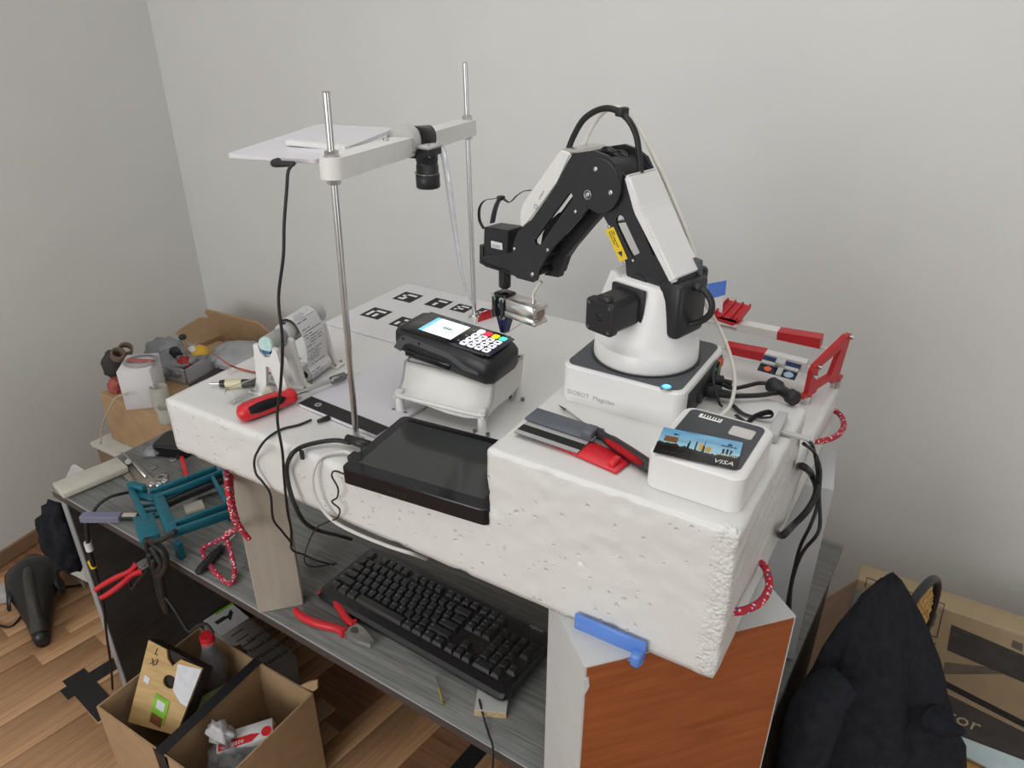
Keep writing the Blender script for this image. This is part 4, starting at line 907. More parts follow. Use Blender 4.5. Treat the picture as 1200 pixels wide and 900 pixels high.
# ================================================================== receipt roll stand
AXD = V((-.17, .985, 0)).normalized(); AXS = V((AXD.y, -AXD.x, 0))      # axis of the drum, side towards the robot
f0 = P(320, 466, ZF)
RS = thing('receipt_winder', 'white printed A-frame stand with a small motor winding a receipt', 'stand', f0+AXD*.06)
hx = .098
def a_frame(o, h=.088, t=.007):
    o2 = o; b = B()
    def q(s_, z): return o2+AXS*s_+V((0, 0, z))
    out = [q(-.036, 0), q(-.028, 0), q(-.013, .0), q(-.011, .012), q(-.004, .055), q(.004, .055), q(.013, .012), q(.016, .0), q(.036, 0), q(.036, .006), q(.031, .02), q(.021, h), q(.014, h+.004), q(.012, h-.004), q(.006, h-.013), q(-.003, h-.015), q(-.011, h-.008), q(-.013, h+.004), q(-.022, h+.004), q(-.027, .03), q(-.036, .006)]
    b.prism(out, AXD*t); return b
for k, dd in enumerate((0, .040, .128)):
    obj('a_frame', a_frame(f0+AXD*dd, .086 if k < 2 else .08), M_print, RS)
    bb = B(); bb.box((0, 0, .003), (.022, .086, .006), frame(f0+AXD*(dd+.005), AXD), bev=.001, seg=1); ft_ = obj('foot_plate', bb, M_print, RS)
    for s_ in (-.037, .037):
        for q in (-.004, .014):
            bb = B(); bb.cyl(f0+AXD*(dd+q)+AXS*s_+V((0, 0, .006)), f0+AXD*(dd+q)+AXS*s_+V((0, 0, .008)), .0026, seg=10); obj('screw', bb, mat('brass_screw', (.35, .27, .15), .4, metal=.6), ft_)
m0_ = f0+AXD*-.004+V((0, 0, .092))
bb = B(); bb.lathe([(.0125, 0), (.0130, .002), (.0130, .030), (.009, .034)], m0_+AXD*.010, AXD, 28); MO = obj('motor', bb, M_grey, RS)
bb = B(); bb.lathe([(.0120, -.001), (.0128, .001), (.0128, .004)], m0_+AXD*.006, AXD, 28); obj('motor_cap', bb, mat('pale_teal_cap', (.50, .68, .66), .5, var=.12, vscale=120), MO)
bb = B(); bb.box((0, 0, -.012), (.010, .014, .006), frame(m0_+AXD*.010, AXD)); obj('motor_terminal', bb, mat('blue_terminal', (.02, .13, .30), .5), MO)
bb = B(); bb.lathe([(.0150, 0), (.0165, .004), (.0165, .016), (.0135, .018), (.0135, .085), (.0165, .087), (.0165, .100), (.012, .104)], m0_+AXD*.048, AXD, 28); DR = obj('drum', bb, M_lgrey, RS)
bb = B(); bb.box((0, 0, .0), (.006, .006, .003), frame(m0_+AXD*.055+V((0, 0, .0165)), AXD)); obj('drum_slot', bb, M_black, DR)
# receipt paper over the drum, hanging to a roll on the foam
RC = thing('receipt_paper', 'long printed receipt draped over the grey drum and rolled up below', 'receipt', f0+AXD*.10+AXS*.03)
pth = []
c_ = m0_+AXD*.066
for k in range(4): pth.append((-.0205, -.038+.0125*k))
for k in range(11):
    a = math.radians(180-14*k); pth.append((math.cos(a)*.0205, math.sin(a)*.0205))
for k in range(10): pth.append((.020+.012*(k+1)/10+.004*math.sin(k*.5), .010-.0074*(k+1)))
rr0 = .0145
for k in range(16):
    a = math.radians(20-24*k); pth.append((.0315-.012+math.cos(a)*rr0*(1-.012*k), -.0765+math.sin(a)*rr0*(1-.012*k)))
bm = bmesh.new(); W_ = .057; NC = 20
rows = [[bm.verts.new(c_+AXS*s_+V((0, 0, z))+AXD*(W_*j/NC)) for j in range(NC+1)] for s_, z in smooth_pairs(pth)] if False else None
sm_ = smooth_path([V((s_, 0, z)) for s_, z in pth], 5)
rows = [[bm.verts.new(c_+AXS*p.x+V((0, 0, p.z))+AXD*(W_*j/NC)) for j in range(NC+1)] for p in sm_]
rr = random.Random(5)
for i in range(len(rows)-1):
    on = (i % 3 != 0) and rr.random() < .78
    a_, b_ = rr.randint(1, 4), rr.randint(8, 19)
    for j in range(NC):
        f = bm.faces.new([rows[i][j], rows[i+1][j], rows[i+1][j+1], rows[i][j+1]]); f.smooth = True
        f.material_index = 1 if (on and i % 3 == 1 and a_ <= j < b_ and rr.random() < .85) else 0
bb = B(); bb.bm.free(); bb.bm = bm; obj('paper', bb, [M_paper, M_ink], RC)
pc_ = c_+AXS*.0195+V((0, 0, -.0765))
bb = B(); bb.lathe([(.0128, .0), (.0128, W_)], pc_, AXD, 28); RL = obj('roll', bb, M_paper, RC)
bb = B(); bb.lathe([(.0062, -.0005), (.0062, W_*.5)], pc_, AXD, 20); obj('roll_core', bb, M_bgloss, RL)
# motor wire: red/orange pair going to the yellow part behind
bb = B(); bb.tube([m0_+AXD*.016+V((0, 0, -.012)), P(326, 436, ZF+.006), P(312, 437, ZF+.004), P(296, 436, ZF+.003), P(277, 431, ZF+.004), P(266, 426, ZF+.004), PX(258, 420, -1.45), PX(248, 414, -1.90)], .0018, 6)
obj('motor_wire', bb, mat('red_brown_wire', (.38, .06, .025), .5), label='thin red and brown wire running from the winder motor', cat='wire')
# pen-like driver and clear plastic cover near the stand
w0, w1 = P(246, 449.5, ZF+.008), P(312, 449, ZF+.008); wd = (w1-w0); L = wd.length
PN = thing('pen_tool', 'slim pen-shaped tool with a clear yellow window and metal tip on the foam', 'tool', (w0+w1)/2-V((0, 0, .008)))
def seg_(a, b, r0, r1): return B().lathe([(r0, 0), (r1, (b-a)*L)], w0+wd*a, wd, 16)
obj('tip', seg_(0, .20, .0022, .0028), M_steel, PN); obj('collar', seg_(.18, .28, .0058, .0066), M_black, PN)
obj('window', seg_(.28, .58, .0066, .0068), mat('yellowed_plastic', (.62, .58, .36), .3), PN); obj('barrel', seg_(.57, 1.0, .0070, .0066), M_black, PN)
cv = P(300, 464, ZF+.010)
bb = B(); cvd = frame(P(272, 474, ZF+.001), P(318, 450, ZF)-P(272, 474, ZF))
bb = B(); bb.lathe([(.013, 0), (.0135, .012), (.012, .030), (.010, .056), (.009, .058), (.0092, .056), (.0112, .03), (.0127, .012), (.0122, 0)], cvd @ V((0, 0, .014)), cvd.to_3x3() @ V((1, 0, 0)), 20, cap=False)
obj('clear_cap', bb, M_clear, label='clear plastic cap lying beside the large red screwdriver', cat='cap')
bb = B(); bb.lathe([(.010, 0), (.0105, .002), (.0105, .008), (.008, .010)], P(315, 459, ZF+.0105), V((.5, -.6, .05)), 20); obj('bottle_stopper', bb, mat('beige_plastic', (.55, .52, .45), .5), label='small beige round stopper at the foot of the winder stand', cat='stopper')
# ================================================================== red and white card rack
RK = thing('card_rack', 'red and white printed plastic card rack along the far foam edge', 'card rack', (-.26, 1.2, ZF))
xb = -.128
br = [(936, 468), (946, 461), (951, 430), (968, 400), (974, 400), (972, 428), (969, 446), (962, 449), (958, 458), (955, 472), (944, 473)]
bpts = [PX(x, y, xb) for x, y in br]
by_ = lambda p: p.y
f1_, f2_ = V((xb, 1.150, ZF+.016)), V((xb, 1.232, ZF+.016))
xq = lambda p: V((-.164+(p.y-1.135)*.36, p.y, p.z))
bo = [V((xb, 1.135, ZF+.013)), V((xb, 1.168, ZF+.013)), V((xb, 1.172, ZF+.019)), V((xb, 1.205, ZF+.022)), V((xb, 1.214, ZF+.013)), V((xb, 1.243, ZF+.013)), V((xb, 1.243, ZF+.019)), V((xb, 1.230, ZF+.022)), V((xb, 1.238, ZF+.075)), V((xb, 1.240, ZF+.094)), V((xb, 1.226, ZF+.095)), V((xb, 1.152, ZF+.066)), V((xb, 1.147, ZF+.058)), V((xb, 1.146, ZF+.020)), V((xb, 1.135, ZF+.018))]
ho = [V((xb, 1.166, ZF+.030)), V((xb, 1.205, ZF+.032)), V((xb, 1.219, ZF+.074)), V((xb, 1.162, ZF+.058))]
bo = [xq(p) for p in bo]; ho = [xq(p) for p in ho]
bb = B(); bb.prism(bo, (.0076, -.0027, 0), holes=[ho]); BK = obj('bracket', bb, M_red, RK)
bb = B(); bb.prism([p+V((-.27, 0, 0)) for p in bo], (.0076, -.0027, 0), holes=[[p+V((-.27, 0, 0)) for p in ho]]); obj('bracket', bb, M_red, RK)
for xo in (0, -.27):
    for yy in (1.150, 1.230):
        xx = xq(V((0, yy, 0))).x+xo+.004
        bb = B(); bb.cyl((xx, yy, ZF), (xx, yy, ZF+.013), .0085, seg=6); nt_ = obj('nut', bb, M_steel, RK)
        bb = B(); bb.cyl((xx, yy, ZF+.013), (xx, yy, ZF+.023), .004, seg=12); obj('bolt', bb, M_dsteel, RK)
for z, yy in ((.048, 1.152), (.090, 1.236), (.062, 1.160)):
    bb = B(); bb.cyl(xq(V((0, yy, ZF+z)))+V((.006, -.002, 0)), xq(V((0, yy, ZF+z)))+V((.014, -.005, 0)), .0032, seg=10); obj('bolt', bb, M_steel, BK)
def rail(pix, yp, depth, m, dz=0, back=.012):
    """front outline given as pixels on the plane yp"""
    pts = [PY(x, y, yp) for x, y in pix]; b = B(); b.prism(pts, (0, depth, 0)); return obj('rail', b, m, RK)
rail([(849, 405), (853, 415), (895, 424), (896, 414)], 1.165, .022, M_red)
rail([(895, 414), (894, 424), (944, 436), (945, 426)], 1.165, .018, M_print)
rail([(834, 371), (838, 375), (858, 382), (863, 380), (863, 374)], 1.245-.028, .030, M_red)
rail([(863, 379), (863, 388), (911, 399), (912, 389)], 1.22, .022, M_print)
rail([(911, 389), (910, 398), (960, 409), (962, 397)], 1.218, .024, M_red)
rail([(770, 352), (768, 361), (830, 375), (834, 364)], 1.22, .022, M_print)
for px_, py_, yy in ((897, 419, 1.174), (890, 392, 1.231)):
    c = PY(px_, py_, yy); xr = xq(V((0, yy, 0))).x
    bb = B(); bb.cyl((xr-.266, yy, c.z), (xr+.004, yy, c.z), .0028, seg=10); obj('cross_rod', bb, M_print, RK)
# sloped slotted red carrier
g0, g1 = PY(835, 371, 1.217), PY(864, 379, 1.217); g2, g3 = g1+V((.004, .050, .012)), g0+V((.008, .050, .012))
bb = B(); bb.prism([g0, g1, g2, g3], (0, 0, .004)); obj('carrier', bb, M_red, RK)
for t in (0, .34, .67, 1):
    a0 = g0.lerp(g1, t); a1 = g3.lerp(g2, t); bb = B(); bb.prism([a0, a0+V((.003, 0, 0)), a1+V((.003, 0, 0)), a1], (0, 0, .0075)); obj('rib', bb, M_red, RK)
# card with grey cross handle on the front rail
CT = [PY(907, 419, 1.166), PY(947, 429, 1.166), PY(931, 446, 1.128), PY(887, 434, 1.128)]
cx_ = (CT[1]-CT[0]); cy_ = (CT[3]-CT[0]); zc = cx_.cross(cy_); zc = zc if zc.z > 0 else -zc
KM = frame(CT[3], CT[2]-CT[3], zc); kw, kd = (CT[2]-CT[3]).length, ((CT[0]-CT[3]) .dot(KM.to_3x3() @ V((0, 1, 0))))
KC = thing('bank_card', 'dark blue bank card clipped under a grey plastic cross on the front rack rail', 'bank card', CT[3])
def mcard(u, v):
    if (u-.24)**2*2.2+(v-.25)**2 < .020: return (.92, .40, .22)
    if (u-.80)**2*2+(v-.22)**2 < .03: return (.62, .72, .80)
    if v < .45: return (.09, .13, .20)
    return (.06+.1*noise.noise(V((u*9, v*7, 1))), .14+.12*noise.noise(V((u*8, v*6, 4))), .34)
colgrid('card', KM, kw, kd, 64, 40, mcard, attr_mat('glossy_card', .18), KC, thick=.0008)
KH = thing('card_holder', 'grey plastic cross handle gripping the dark blue bank card', 'card holder', KM @ V((kw/2, kd/2, .001)))
bb = B(); bb.box((kw/2, kd*.52, .0026), (kw*.98, .007, .003), KM); obj('crossbar', bb, M_lgrey, KH)
bb = B(); bb.box((kw*.56, kd*.30, .0026), (.008, kd*.62, .003), KM); obj('stem', bb, M_lgrey, KH)
bb = B(); bb.box((kw*.50, kd*.62, .0070), (.014, .016, .011), KM, bev=.001, seg=1); obj('grip_block', bb, M_lgrey, KH)
# second card standing with a blue holder
q = [PY(830, 351, 1.245), PY(846, 350, 1.245), PY(849, 366, 1.225), PY(838, 376, 1.225)]
bb = B(); bb.prism([PY(828, 352, 1.24), PY(848, 346, 1.24), PY(846, 368, 1.226), PY(834, 374, 1.226)], (0, .001, 0)); obj('bank_card', bb, mat('pale_card', (.62, .60, .60), .4), label='pale bank card standing in the far red rack slot', cat='bank card')
bb = B(); bb.prism([PY(829, 333, 1.24), PY(851, 329, 1.24), PY(849, 346, 1.24), PY(828, 351, 1.24)], (0, .004, 0)); obj('card_holder', bb, M_blue, label='blue plastic card holder standing above the red rack slot', cat='card holder')
# red card holder seen beside the far steel rod
bb = B(); bb.prism([P(560, 378, ZF+.001), P(578, 372, ZF+.001), P(581, 364, ZF+.012), P(563, 370, ZF+.012)], (0, 0, .006)); bb.prism([P(562, 374, ZF+.004), P(580, 367, ZF+.004), P(579, 362, ZF+.02), P(572, 365, ZF+.02)], (0, .004, 0)); obj('card_holder', bb, M_red, label='dark red plastic holder lying beyond the card terminal', cat='card holder')
# ================================================================== power plugs, cords behind the robot
PP = thing('power_plug', 'black plug with two thick cords lying behind the robot base', 'plug', P(905, 468, ZR))
bb = B(); bb.lathe([(.008, 0), (.0105, .003), (.0105, .016), (.007, .020), (.007, .034), (.010, .036), (.010, .046), (.008, .048)], P(902, 449, ZR+.012), P(928, 465, ZR+.011)-P(902, 449, ZR+.012), 20); obj('plug_body', bb, M_rubber, PP)
bb = B(); bb.tube([P(905, 450, ZR+.012), P(890, 449, ZR+.010), P(872, 453, ZR+.010), P(858, 455, ZR+.013), P(846, 450, ZR+.020)], .0028, 8); obj('cord', bb, M_rubber, PP)
bb = B(); bb.tube([P(910, 460, ZR+.010), P(892, 463, ZR+.009), P(870, 464, ZR+.010), P(852, 464, ZR+.012), P(840, 462, ZR+.016)], .0032, 8); obj('cord', bb, M_rubber, PP)
CP = thing('connector_cluster', 'cluster of black cable connectors pushed into the robot base socket panel', 'connector', P(840, 462, ZR))
for k, (px, py, l, r) in enumerate(((848, 449, .030, .0085), (846, 462, .036, .0090), (838, 456, .02, .007))):
    e = P(px, py, ZR+.016-.003*k); bb = B(); bb.lathe([(r*.8, 0), (r, .003), (r, l*.6), (r*.55, l*.65), (r*.5, l)], e-V((l*.8, 0, 0))+V((.004, 0, 0)), (1, .15, 0), 14); obj('connector', bb, M_rubber, CP)
bb = B(); bb.tube([P(838, 445, ZR+.03), P(842, 425, ZR+.04), P(838, 428, ZR+.045), P(836, 445, ZR+.04), P(842, 470, ZR+.015), P(846, 476, ZR+.004)], .0018, 6); obj('looped_wire', bb, M_rubber, CP)
bb = B(); bb.tube([P(858, 474, ZR+.004), P(870, 484, ZR+.003), P(888, 489, ZR+.005), P(902, 489, ZR+.008), P(906, 486, ZR+.012), P(900, 483, ZR+.010), P(885, 488, ZR+.006), P(876, 496, ZR+.004), P(868, 504, ZR+.004)], .0035, 8, flat=(0, 0, 1)); obj('flat_strap', bb, M_rubber, label='flat black cable strap twisted on the foam behind the pump box', cat='strap')
bb = B(); bb.tube([P(862, 486, ZR+.004), P(873, 494, ZR+.004), P(884, 501, ZR+.004), P(895, 505, ZR+.004), P(889, 508, ZR+.004)], .0030, 8, flat=(0, 0, 1)); obj('flat_strap', bb, M_rubber, label='short bent black strap end next to the twisted cable strap', cat='strap')
TCm = frame(P(910, 505, ZR+.0005), P(903, 520, ZR)-P(917, 492, ZR))
TC = thing('t_clip', 'grey T-shaped plastic clip lying near the foam end', 'clip', P(912, 508, ZR))
bb = B(); bb.box((0, 0, .006), (.062, .012, .012), TCm, bev=.001, seg=1); obj('bar', bb, M_lgrey, TC)
bb = B(); bb.box((.006, .022, .0035), (.007, .036, .005), TCm, bev=.001, seg=1); obj('stem', bb, M_lgrey, TC)
# cables hanging at the foam end face
bb = B(); bb.tube([PX(936, 546, -.123), PX(942, 547, -.106), PY(951, 556, 1.00), PY(957, 575, .97), PY(947, 597, .94), PY(930, 615, .92), PX(919, 626, -.106), PX(916, 628, -.123)], .0048, 10); obj('mains_cable', bb, M_rubber, label='thick black cable arching out of the foam end face', cat='cable')
for k, pts in enumerate((((943, 514), (952, 522), (957, 545), (959, 575), (957, 595), (950, 615), (938, 640), (930, 670), (924, 700), (921, 722), (918, 745)), ((942, 520), (954, 530), (961, 550), (960, 580), (961, 612), (957, 627), (942, 645), (933, 665), (927, 690), (925, 722), (923, 745)))):
    bb = B(); bb.tube([PX(x, y, -.112) if i == 0 else PY(x, y, 1.03-.015*min(i, 5)-.006*k) for i, (x, y) in enumerate(pts)], .0026, 8); obj('hanging_cable', bb, M_rubber, label=('thin black cable hanging straight down past the foam end', 'thin black cable bulging outward as it hangs past the foam end')[k], cat='cable')
# ================================================================== keyboard
k0 = P(369, 692, ZT+.020); kd_ = V((.45, -.036, 0)).normalized()
tilt = .020/.45
KBM = frame((k0.x, k0.y, ZT+.001), V((kd_.x, kd_.y, tilt)))
KB = thing('keyboard', 'black full-size computer keyboard lying on the desk under the foam', 'keyboard', KBM @ V((.225, .078, 0)))
KL, KD = .450, .156
# case: wedge with rounded corners
bm_ = B(); sec = [(0, .004, .010), (.006, .0, .015), (.020, .0, .0175), (.035, .0, .0175), (.140, .0, .0235), (.150, .0, .0235), (.156, .004, .018)]
vs = []; fs = []
for x, ins in ((0, .010), (.004, .003), (.012, 0), (KL-.012, 0), (KL-.004, .003), (KL, .010)):
    for i, (y, zb, zt_) in enumerate(sec):
        yy = ins+y*(KD-2*ins)/KD; vs.append((x, yy, zt_-(.003 if ins > .008 else 0)))
    for i, (y, zb, zt_) in reversed(list(enumerate(sec))):
        yy = ins+y*(KD-2*ins)/KD; vs.append((x, yy, zb))
n = 14
for a in range(5):
    for k in range(n): fs.append((a*n+k, a*n+(k+1) % n, (a+1)*n+(k+1) % n, (a+1)*n+k))
fs += [tuple(range(n-1, -1, -1)), tuple(range(5*n, 6*n))]
bm_.add(vs, fs, KBM); obj('case', bm_, mat('black_keyboard_case', (.014, .014, .016), .25, var=.1, spec=.8), KB)
U = .01905
def kz(y): return .0175+(y-.035)/(.105)*.006
rows_ = [
 (.131, [('Esc', 1)], 0), (.131, [('F1', 1), ('F2', 1), ('F3', 1), ('F4', 1)], 2), (.131, [('F5', 1), ('F6', 1), ('F7', 1), ('F8', 1)], 6.5), (.131, [('F9', 1), ('F10', 1), ('F11', 1), ('F12', 1)], 11),
 (.131, [('P', 1), ('S', 1), ('B', 1)], 15.25),
 (.108, [(c, 1) for c in '`1234567890-=']+[('<-', 2)], 0), (.108, [('Ins', 1), ('Hm', 1), ('Up', 1)], 15.25), (.108, [('N', 1), ('/', 1), ('*', 1), ('-', 1)], 18.5),
 (.089, [('Tab', 1.5)]+[(c, 1) for c in 'QWERTYUIOP[]']+[('\\', 1.5)], 0), (.089, [('Del', 1), ('End', 1), ('Dn', 1)], 15.25), (.089, [('7', 1), ('8', 1), ('9', 1), ('+', 1)], 18.5),
 (.070, [('Caps', 1.75)]+[(c, 1) for c in "ASDFGHJKL;'"]+[('Enter', 2.25)], 0), (.070, [('4', 1), ('5', 1), ('6', 1)], 18.5),
 (.051, [('Shift', 2.25)]+[(c, 1) for c in 'ZXCVBNM,./']+[('Shift', 2.75)], 0), (.051, [('^', 1)], 16.25), (.051, [('1', 1), ('2', 1), ('3', 1), ('En', 1)], 18.5),
 (.032, [('Ctrl', 1.25), ('W', 1.25), ('Alt', 1.25), ('', 6.25), ('Alt', 1.25), ('W', 1.25), ('M', 1.25), ('Ctrl', 1.25)], 0), (.032, [('<', 1), ('v', 1), ('>', 1)], 15.25), (.032, [('0', 2), ('.', 1)], 18.5)]
kmesh = {}; M_key = mat('black_key', (.024, .024, .026), .30, var=.06, spec=.9)
KBR = KBM.to_euler(); leg = B(); ux = KBM.to_3x3() @ V((1, 0, 0)); uy = KBM.to_3x3() @ V((0, 1, 0))
for y, ks, off in rows_:
    x = .0125+off*U
    for lab_, wu in ks:
        cx_ = x+wu*U/2; x += wu*U
        if wu not in kmesh:
            b = B(); w2, d2 = (wu*U-.0012)/2, (U-.0012)/2; tx, ty = w2-.0028, d2-.0032
            vv = [(-w2, -d2, 0), (w2, -d2, 0), (w2, d2, 0), (-w2, d2, 0), (-tx, -ty+.0006, .0075), (tx, -ty+.0006, .0075), (tx, ty+.0010, .0082), (-tx, ty+.0010, .0082)]
            b.add(vv, [(3, 2, 1, 0), (4, 5, 6, 7), (0, 1, 5, 4), (1, 2, 6, 5), (2, 3, 7, 6), (3, 0, 4, 7)])
            me = bpy.data.meshes.new('key'); b.bm.to_mesh(me); b.bm.free(); me.materials.append(M_key); kmesh[wu] = me
        o = bpy.data.objects.new('key', kmesh[wu]); COL.objects.link(o); o.parent = KB
        wp = KBM @ V((cx_, y, kz(y)-.001)); o.location = wp-KB.location; o.rotation_euler = KBR
        if lab_: leg.text(lab_, KBM @ V((cx_-wu*U/2+.0045, y+.0005, kz(y)+.0076)), ux, uy, .0048 if len(lab_) == 1 else .0034, .00005)
obj('key_legends', leg, mat('legend_white', (.55, .55, .55), .6), KB)
bb = B(); bb.text('logitech', KBM @ V((.412, .146, .0238)), ux, uy, .009, .0001, align='CENTER'); obj('lettering', bb, mat('legend_white', (.55, .55, .55), .6), KB)
# chipboard block under its corner
b0_ = P(556, 838, ZT); WB = thing('wood_block', 'small white-faced chipboard block under the keyboard corner', 'wood block', b0_+V((.03, .02, 0)))
BMx = frame((b0_.x, b0_.y, ZT), P(602, 842, ZT)-b0_)
bb = B(); bb.box((.026, .026, .0065), (.052, .055, .013), BMx); obj('core', bb, M_chip, WB)
bb = B(); bb.box((.026, .026, .0135), (.052, .055, .001), BMx); obj('laminate_face', bb, M_melamine, WB)
# clear acrylic sheet resting on the number pad
bb = B(); bb.prism([KBM @ V(p) for p in ((.330, .050, .033), (.445, .012, .033), (.462, .150, .034), (.352, .158, .034))], KBM.to_3x3() @ V((0, 0, .0018))); AS = obj('acrylic_sheet', bb, M_clear, label='clear acrylic sheet lying over the keyboard number pad', cat='acrylic sheet')
# thin black cord from keyboard corner over the desk edge
bb = B(); bb.tube([P(560, 812, ZT+.006), P(563, 826, ZT+.015), P(568, 845, ZT+.004), P(573, 861, ZT+.003), PY(577, 872, .650), PY(578, 885, .648), PY(577, 905, .648)], .0018, 6); obj('thin_cord', bb, M_rubber, label='thin black cord from the keyboard corner over the desk front edge', cat='cord')
# ================================================================== pliers
def pliers(name, label, Mt, sc=1.0, headm=None, spread=1.0, cat='pliers'):
    """local frame: x along tool to jaw tips, flat in xy"""
    t = thing(name, label, cat, Mt.translation)
    for s_ in (-1, 1):
        pts = [(-.105, s_*.024*spread, 0), (-.085, s_*.027*spread, 0), (-.055, s_*.022*spread, 0), (-.028, s_*.012*spread, 0), (-.012, s_*.009, 0)]
        b = B(); b.tube([Mt @ (V(p)*sc) for p in pts], [.0052*sc, .0062*sc, .0068*sc, .0062*sc, .0066*sc], 10, 6); h = obj('handle', b, M_redg, t, 'red handle')
        b = B(); b.box((-.010*sc, s_*.010*sc, 0), (.006*sc, .013*sc, .014*sc), Mt, bev=.002*sc); obj('guard', b, M_redg, h)
        b = B(); b.prism([Mt @ (V(p)*sc) for p in ((-.008, s_*.012, -.004), (-.008, s_*.0, -.004), (.040, s_*.0004, -.004), (.041, s_*.004, -.004), (.020, s_*.010, -.004), (.006, s_*.0125, -.004))], (Mt.to_3x3() @ V((0, 0, 1)))*(.008*sc)); obj('jaw', b, headm or M_steel, t)
    b = B(); b.cyl(Mt @ V((.003*sc, 0, -.0055*sc)), Mt @ V((.003*sc, 0, .0055*sc)), .006*sc, seg=18); obj('pivot', b, M_dsteel, t)
    return t
pa, pb = P(362, 706, ZT+.008), P(438, 757, ZT+.008)
pliers('pliers', 'red handled side cutters lying on the desk before the keyboard', frame(pa.lerp(pb, .70)+V((0, 0, .002)), pb-pa), (pb-pa).length/.146)
# hanging pliers held in cable bundle at desk edge
hM = frame(P(168, 650, .72)+V((.005, -.012, -.02)), P(205, 628, .72)-P(135, 672, .70), V((.2, -.6, .75)))
pliers('pliers', 'red handled pliers stuck in the black cable bundle at the desk edge', hM, .92, M_dsteel, .5)
# drill bit
d0, d1 = P(511, 792, ZT+.003), P(520, 828, ZT+.003)
DB = thing('test_lead', 'thin yellow and silver pin lying on the desk before the keyboard', 'pin', (d0+d1)/2-V((0, 0, .003)))
bb = B(); bb.cyl(d0, d0.lerp(d1, .45), .0012, seg=8); obj('shank', bb, M_steel, DB)
bb = B(); bb.cyl(d0.lerp(d1, .40), d0.lerp(d1, .85), .0018, seg=8); obj('sleeve', bb, mat('ochre', (.42, .30, .05), .5), DB)
bb = B(); bb.lathe([(.0018, 0), (.0026, .001), (.0022, .007)], d0.lerp(d1, .82), d1-d0, 10); obj('end', bb, mat('olive_green', (.20, .25, .03), .5), DB)
# black screwdriver under the rope
screwdriver('screwdriver', 'black handled screwdriver lying on the desk under the rope loop', P(281, 621, ZT+.006), P(261, 640, ZT+.010), P(231, 672, ZT+.010), .0022, .0088, hs, (M_black, M_dgrey))
# ================================================================== left end of the desk
# beige power bank
g0, g1 = P(68, 574, ZT+.016), P(134, 547, ZT+.016); gd = g1-g0
q_ = frame((P(75, 586, ZT+.002)).lerp(P(75, 586, ZT+.002), 1), gd)
bb = B(); bb.box((.075, .030, .010), (.150, .062, .018), q_, bev=.004); obj('power_bank', bb, mat('beige_shell', (.52, .49, .42), .45), label='flat beige plastic power bank at the desk corner', cat='power bank')
# teal printed frame
TE = thing('teal_frame', 'teal printed plastic clamp frame lying on tools at the desk edge', 'plastic frame', P(200, 600, ZT))
zt2 = ZT+.050
def tbar(a, b, w_, h, name='rail', z=zt2):
    a = P(*a, z); b = P(*b, z); bb = B(); m_ = frame(a, b-a); L = (b-a).length
    bb.box((L/2, 0, 0), (L, w_, h), m_, bev=.0015, seg=1); return obj(name, bb, M_teal, TE)
tbar((176, 577), (254, 549), .007, .016); tbar((182, 585), (262, 553), .007, .016); tbar((196, 618), (272, 591), .007, .018); tbar((199, 626), (275, 600), .009, .020)
tbar((184, 580), (203, 626), .024, .014, 'crosspiece'); tbar((248, 558), (266, 590), .008, .014, 'crosspiece'); tbar((262, 553), (277, 596), .010, .016, 'crosspiece')
tbar((152, 570), (172, 612), .012, .020, 'end_plate'); tbar((168, 606), (176, 632), .040, .016, 'clamp_jaw')
tbar((152, 570), (170, 574), .014, .024, 'clamp_lug', zt2+.006); tbar((158, 580), (182, 584), .022, .008, 'hinge_plate')
for y in (594, 601, 609): tbar((164, y), (190, y-5), .004, .010, 'rib')
for px, py in ((178, 634), (208, 636)):
    e = P(px, py, zt2-.012); bb = B(); bb.box((e.x, e.y, (ZT+e.z)/2), (.016, .012, e.z-ZT)); obj('leg', bb, M_teal, TE)
for px, py in ((266, 592), (250, 556)):
    e = P(px, py, zt2-.010); bb = B(); bb.box((e.x, e.y, (ZT+e.z)/2), (.010, .010, e.z-ZT)); obj('leg', bb, M_teal, TE)
bb = B(); a = P(196, 590, ZT+.03); b = P(266, 560, ZT+.03); bb.cyl(a, b, .010, seg=14); obj('black_rod', bb, M_black, label='black rod lying inside the teal plastic frame', cat='rod')
bb = B(); bb.box((.03, .012, .010), (.055, .030, .016), frame(P(228, 585, ZT+.001), P(250, 578, ZT)-P(228, 585, ZT)), bev=.002); obj('metal_bracket', bb, mat('silver_paint', (.55, .56, .56), .4, metal=.4), label='small silver bracket seen through the teal frame', cat='bracket')
bb = B(); bb.box((.02, .01, .004), (.040, .035, .006), frame(P(218, 602, ZT+.001), P(238, 596, ZT)-P(218, 602, ZT))); obj('cream_label', bb, mat('cream_card', (.52, .49, .40), .7), label='cream coloured card piece under the teal frame', cat='card')
# lavender box cutter
c0_, c1_ = P(95, 606, ZT+.012), P(142, 606, ZT+.012); cm = frame(c0_-V((0, 0, .006)), c1_-c0_); Lc = (c1_-c0_).length
BX = thing('box_cutter', 'lavender and black box cutter hanging over the desk corner', 'cutter', c0_-V((0, 0, .012)))
bb = B(); bb.vbox((Lc/2, 0, .006), (Lc, .022, .014), .005, cm, bev=.002); obj('grip', bb, mat('lavender_plastic', (.19, .19, .27), .45), BX)
bb = B(); bb.box((Lc+.035, .001, .006), (.075, .018, .010), cm, bev=.002); obj('body', bb, M_black, BX)
bb = B(); bb.box((Lc+.02, .0, .0125), (.03, .010, .003), cm); obj('slider', bb, mat('cream_card', (.52, .49, .40), .7), BX)
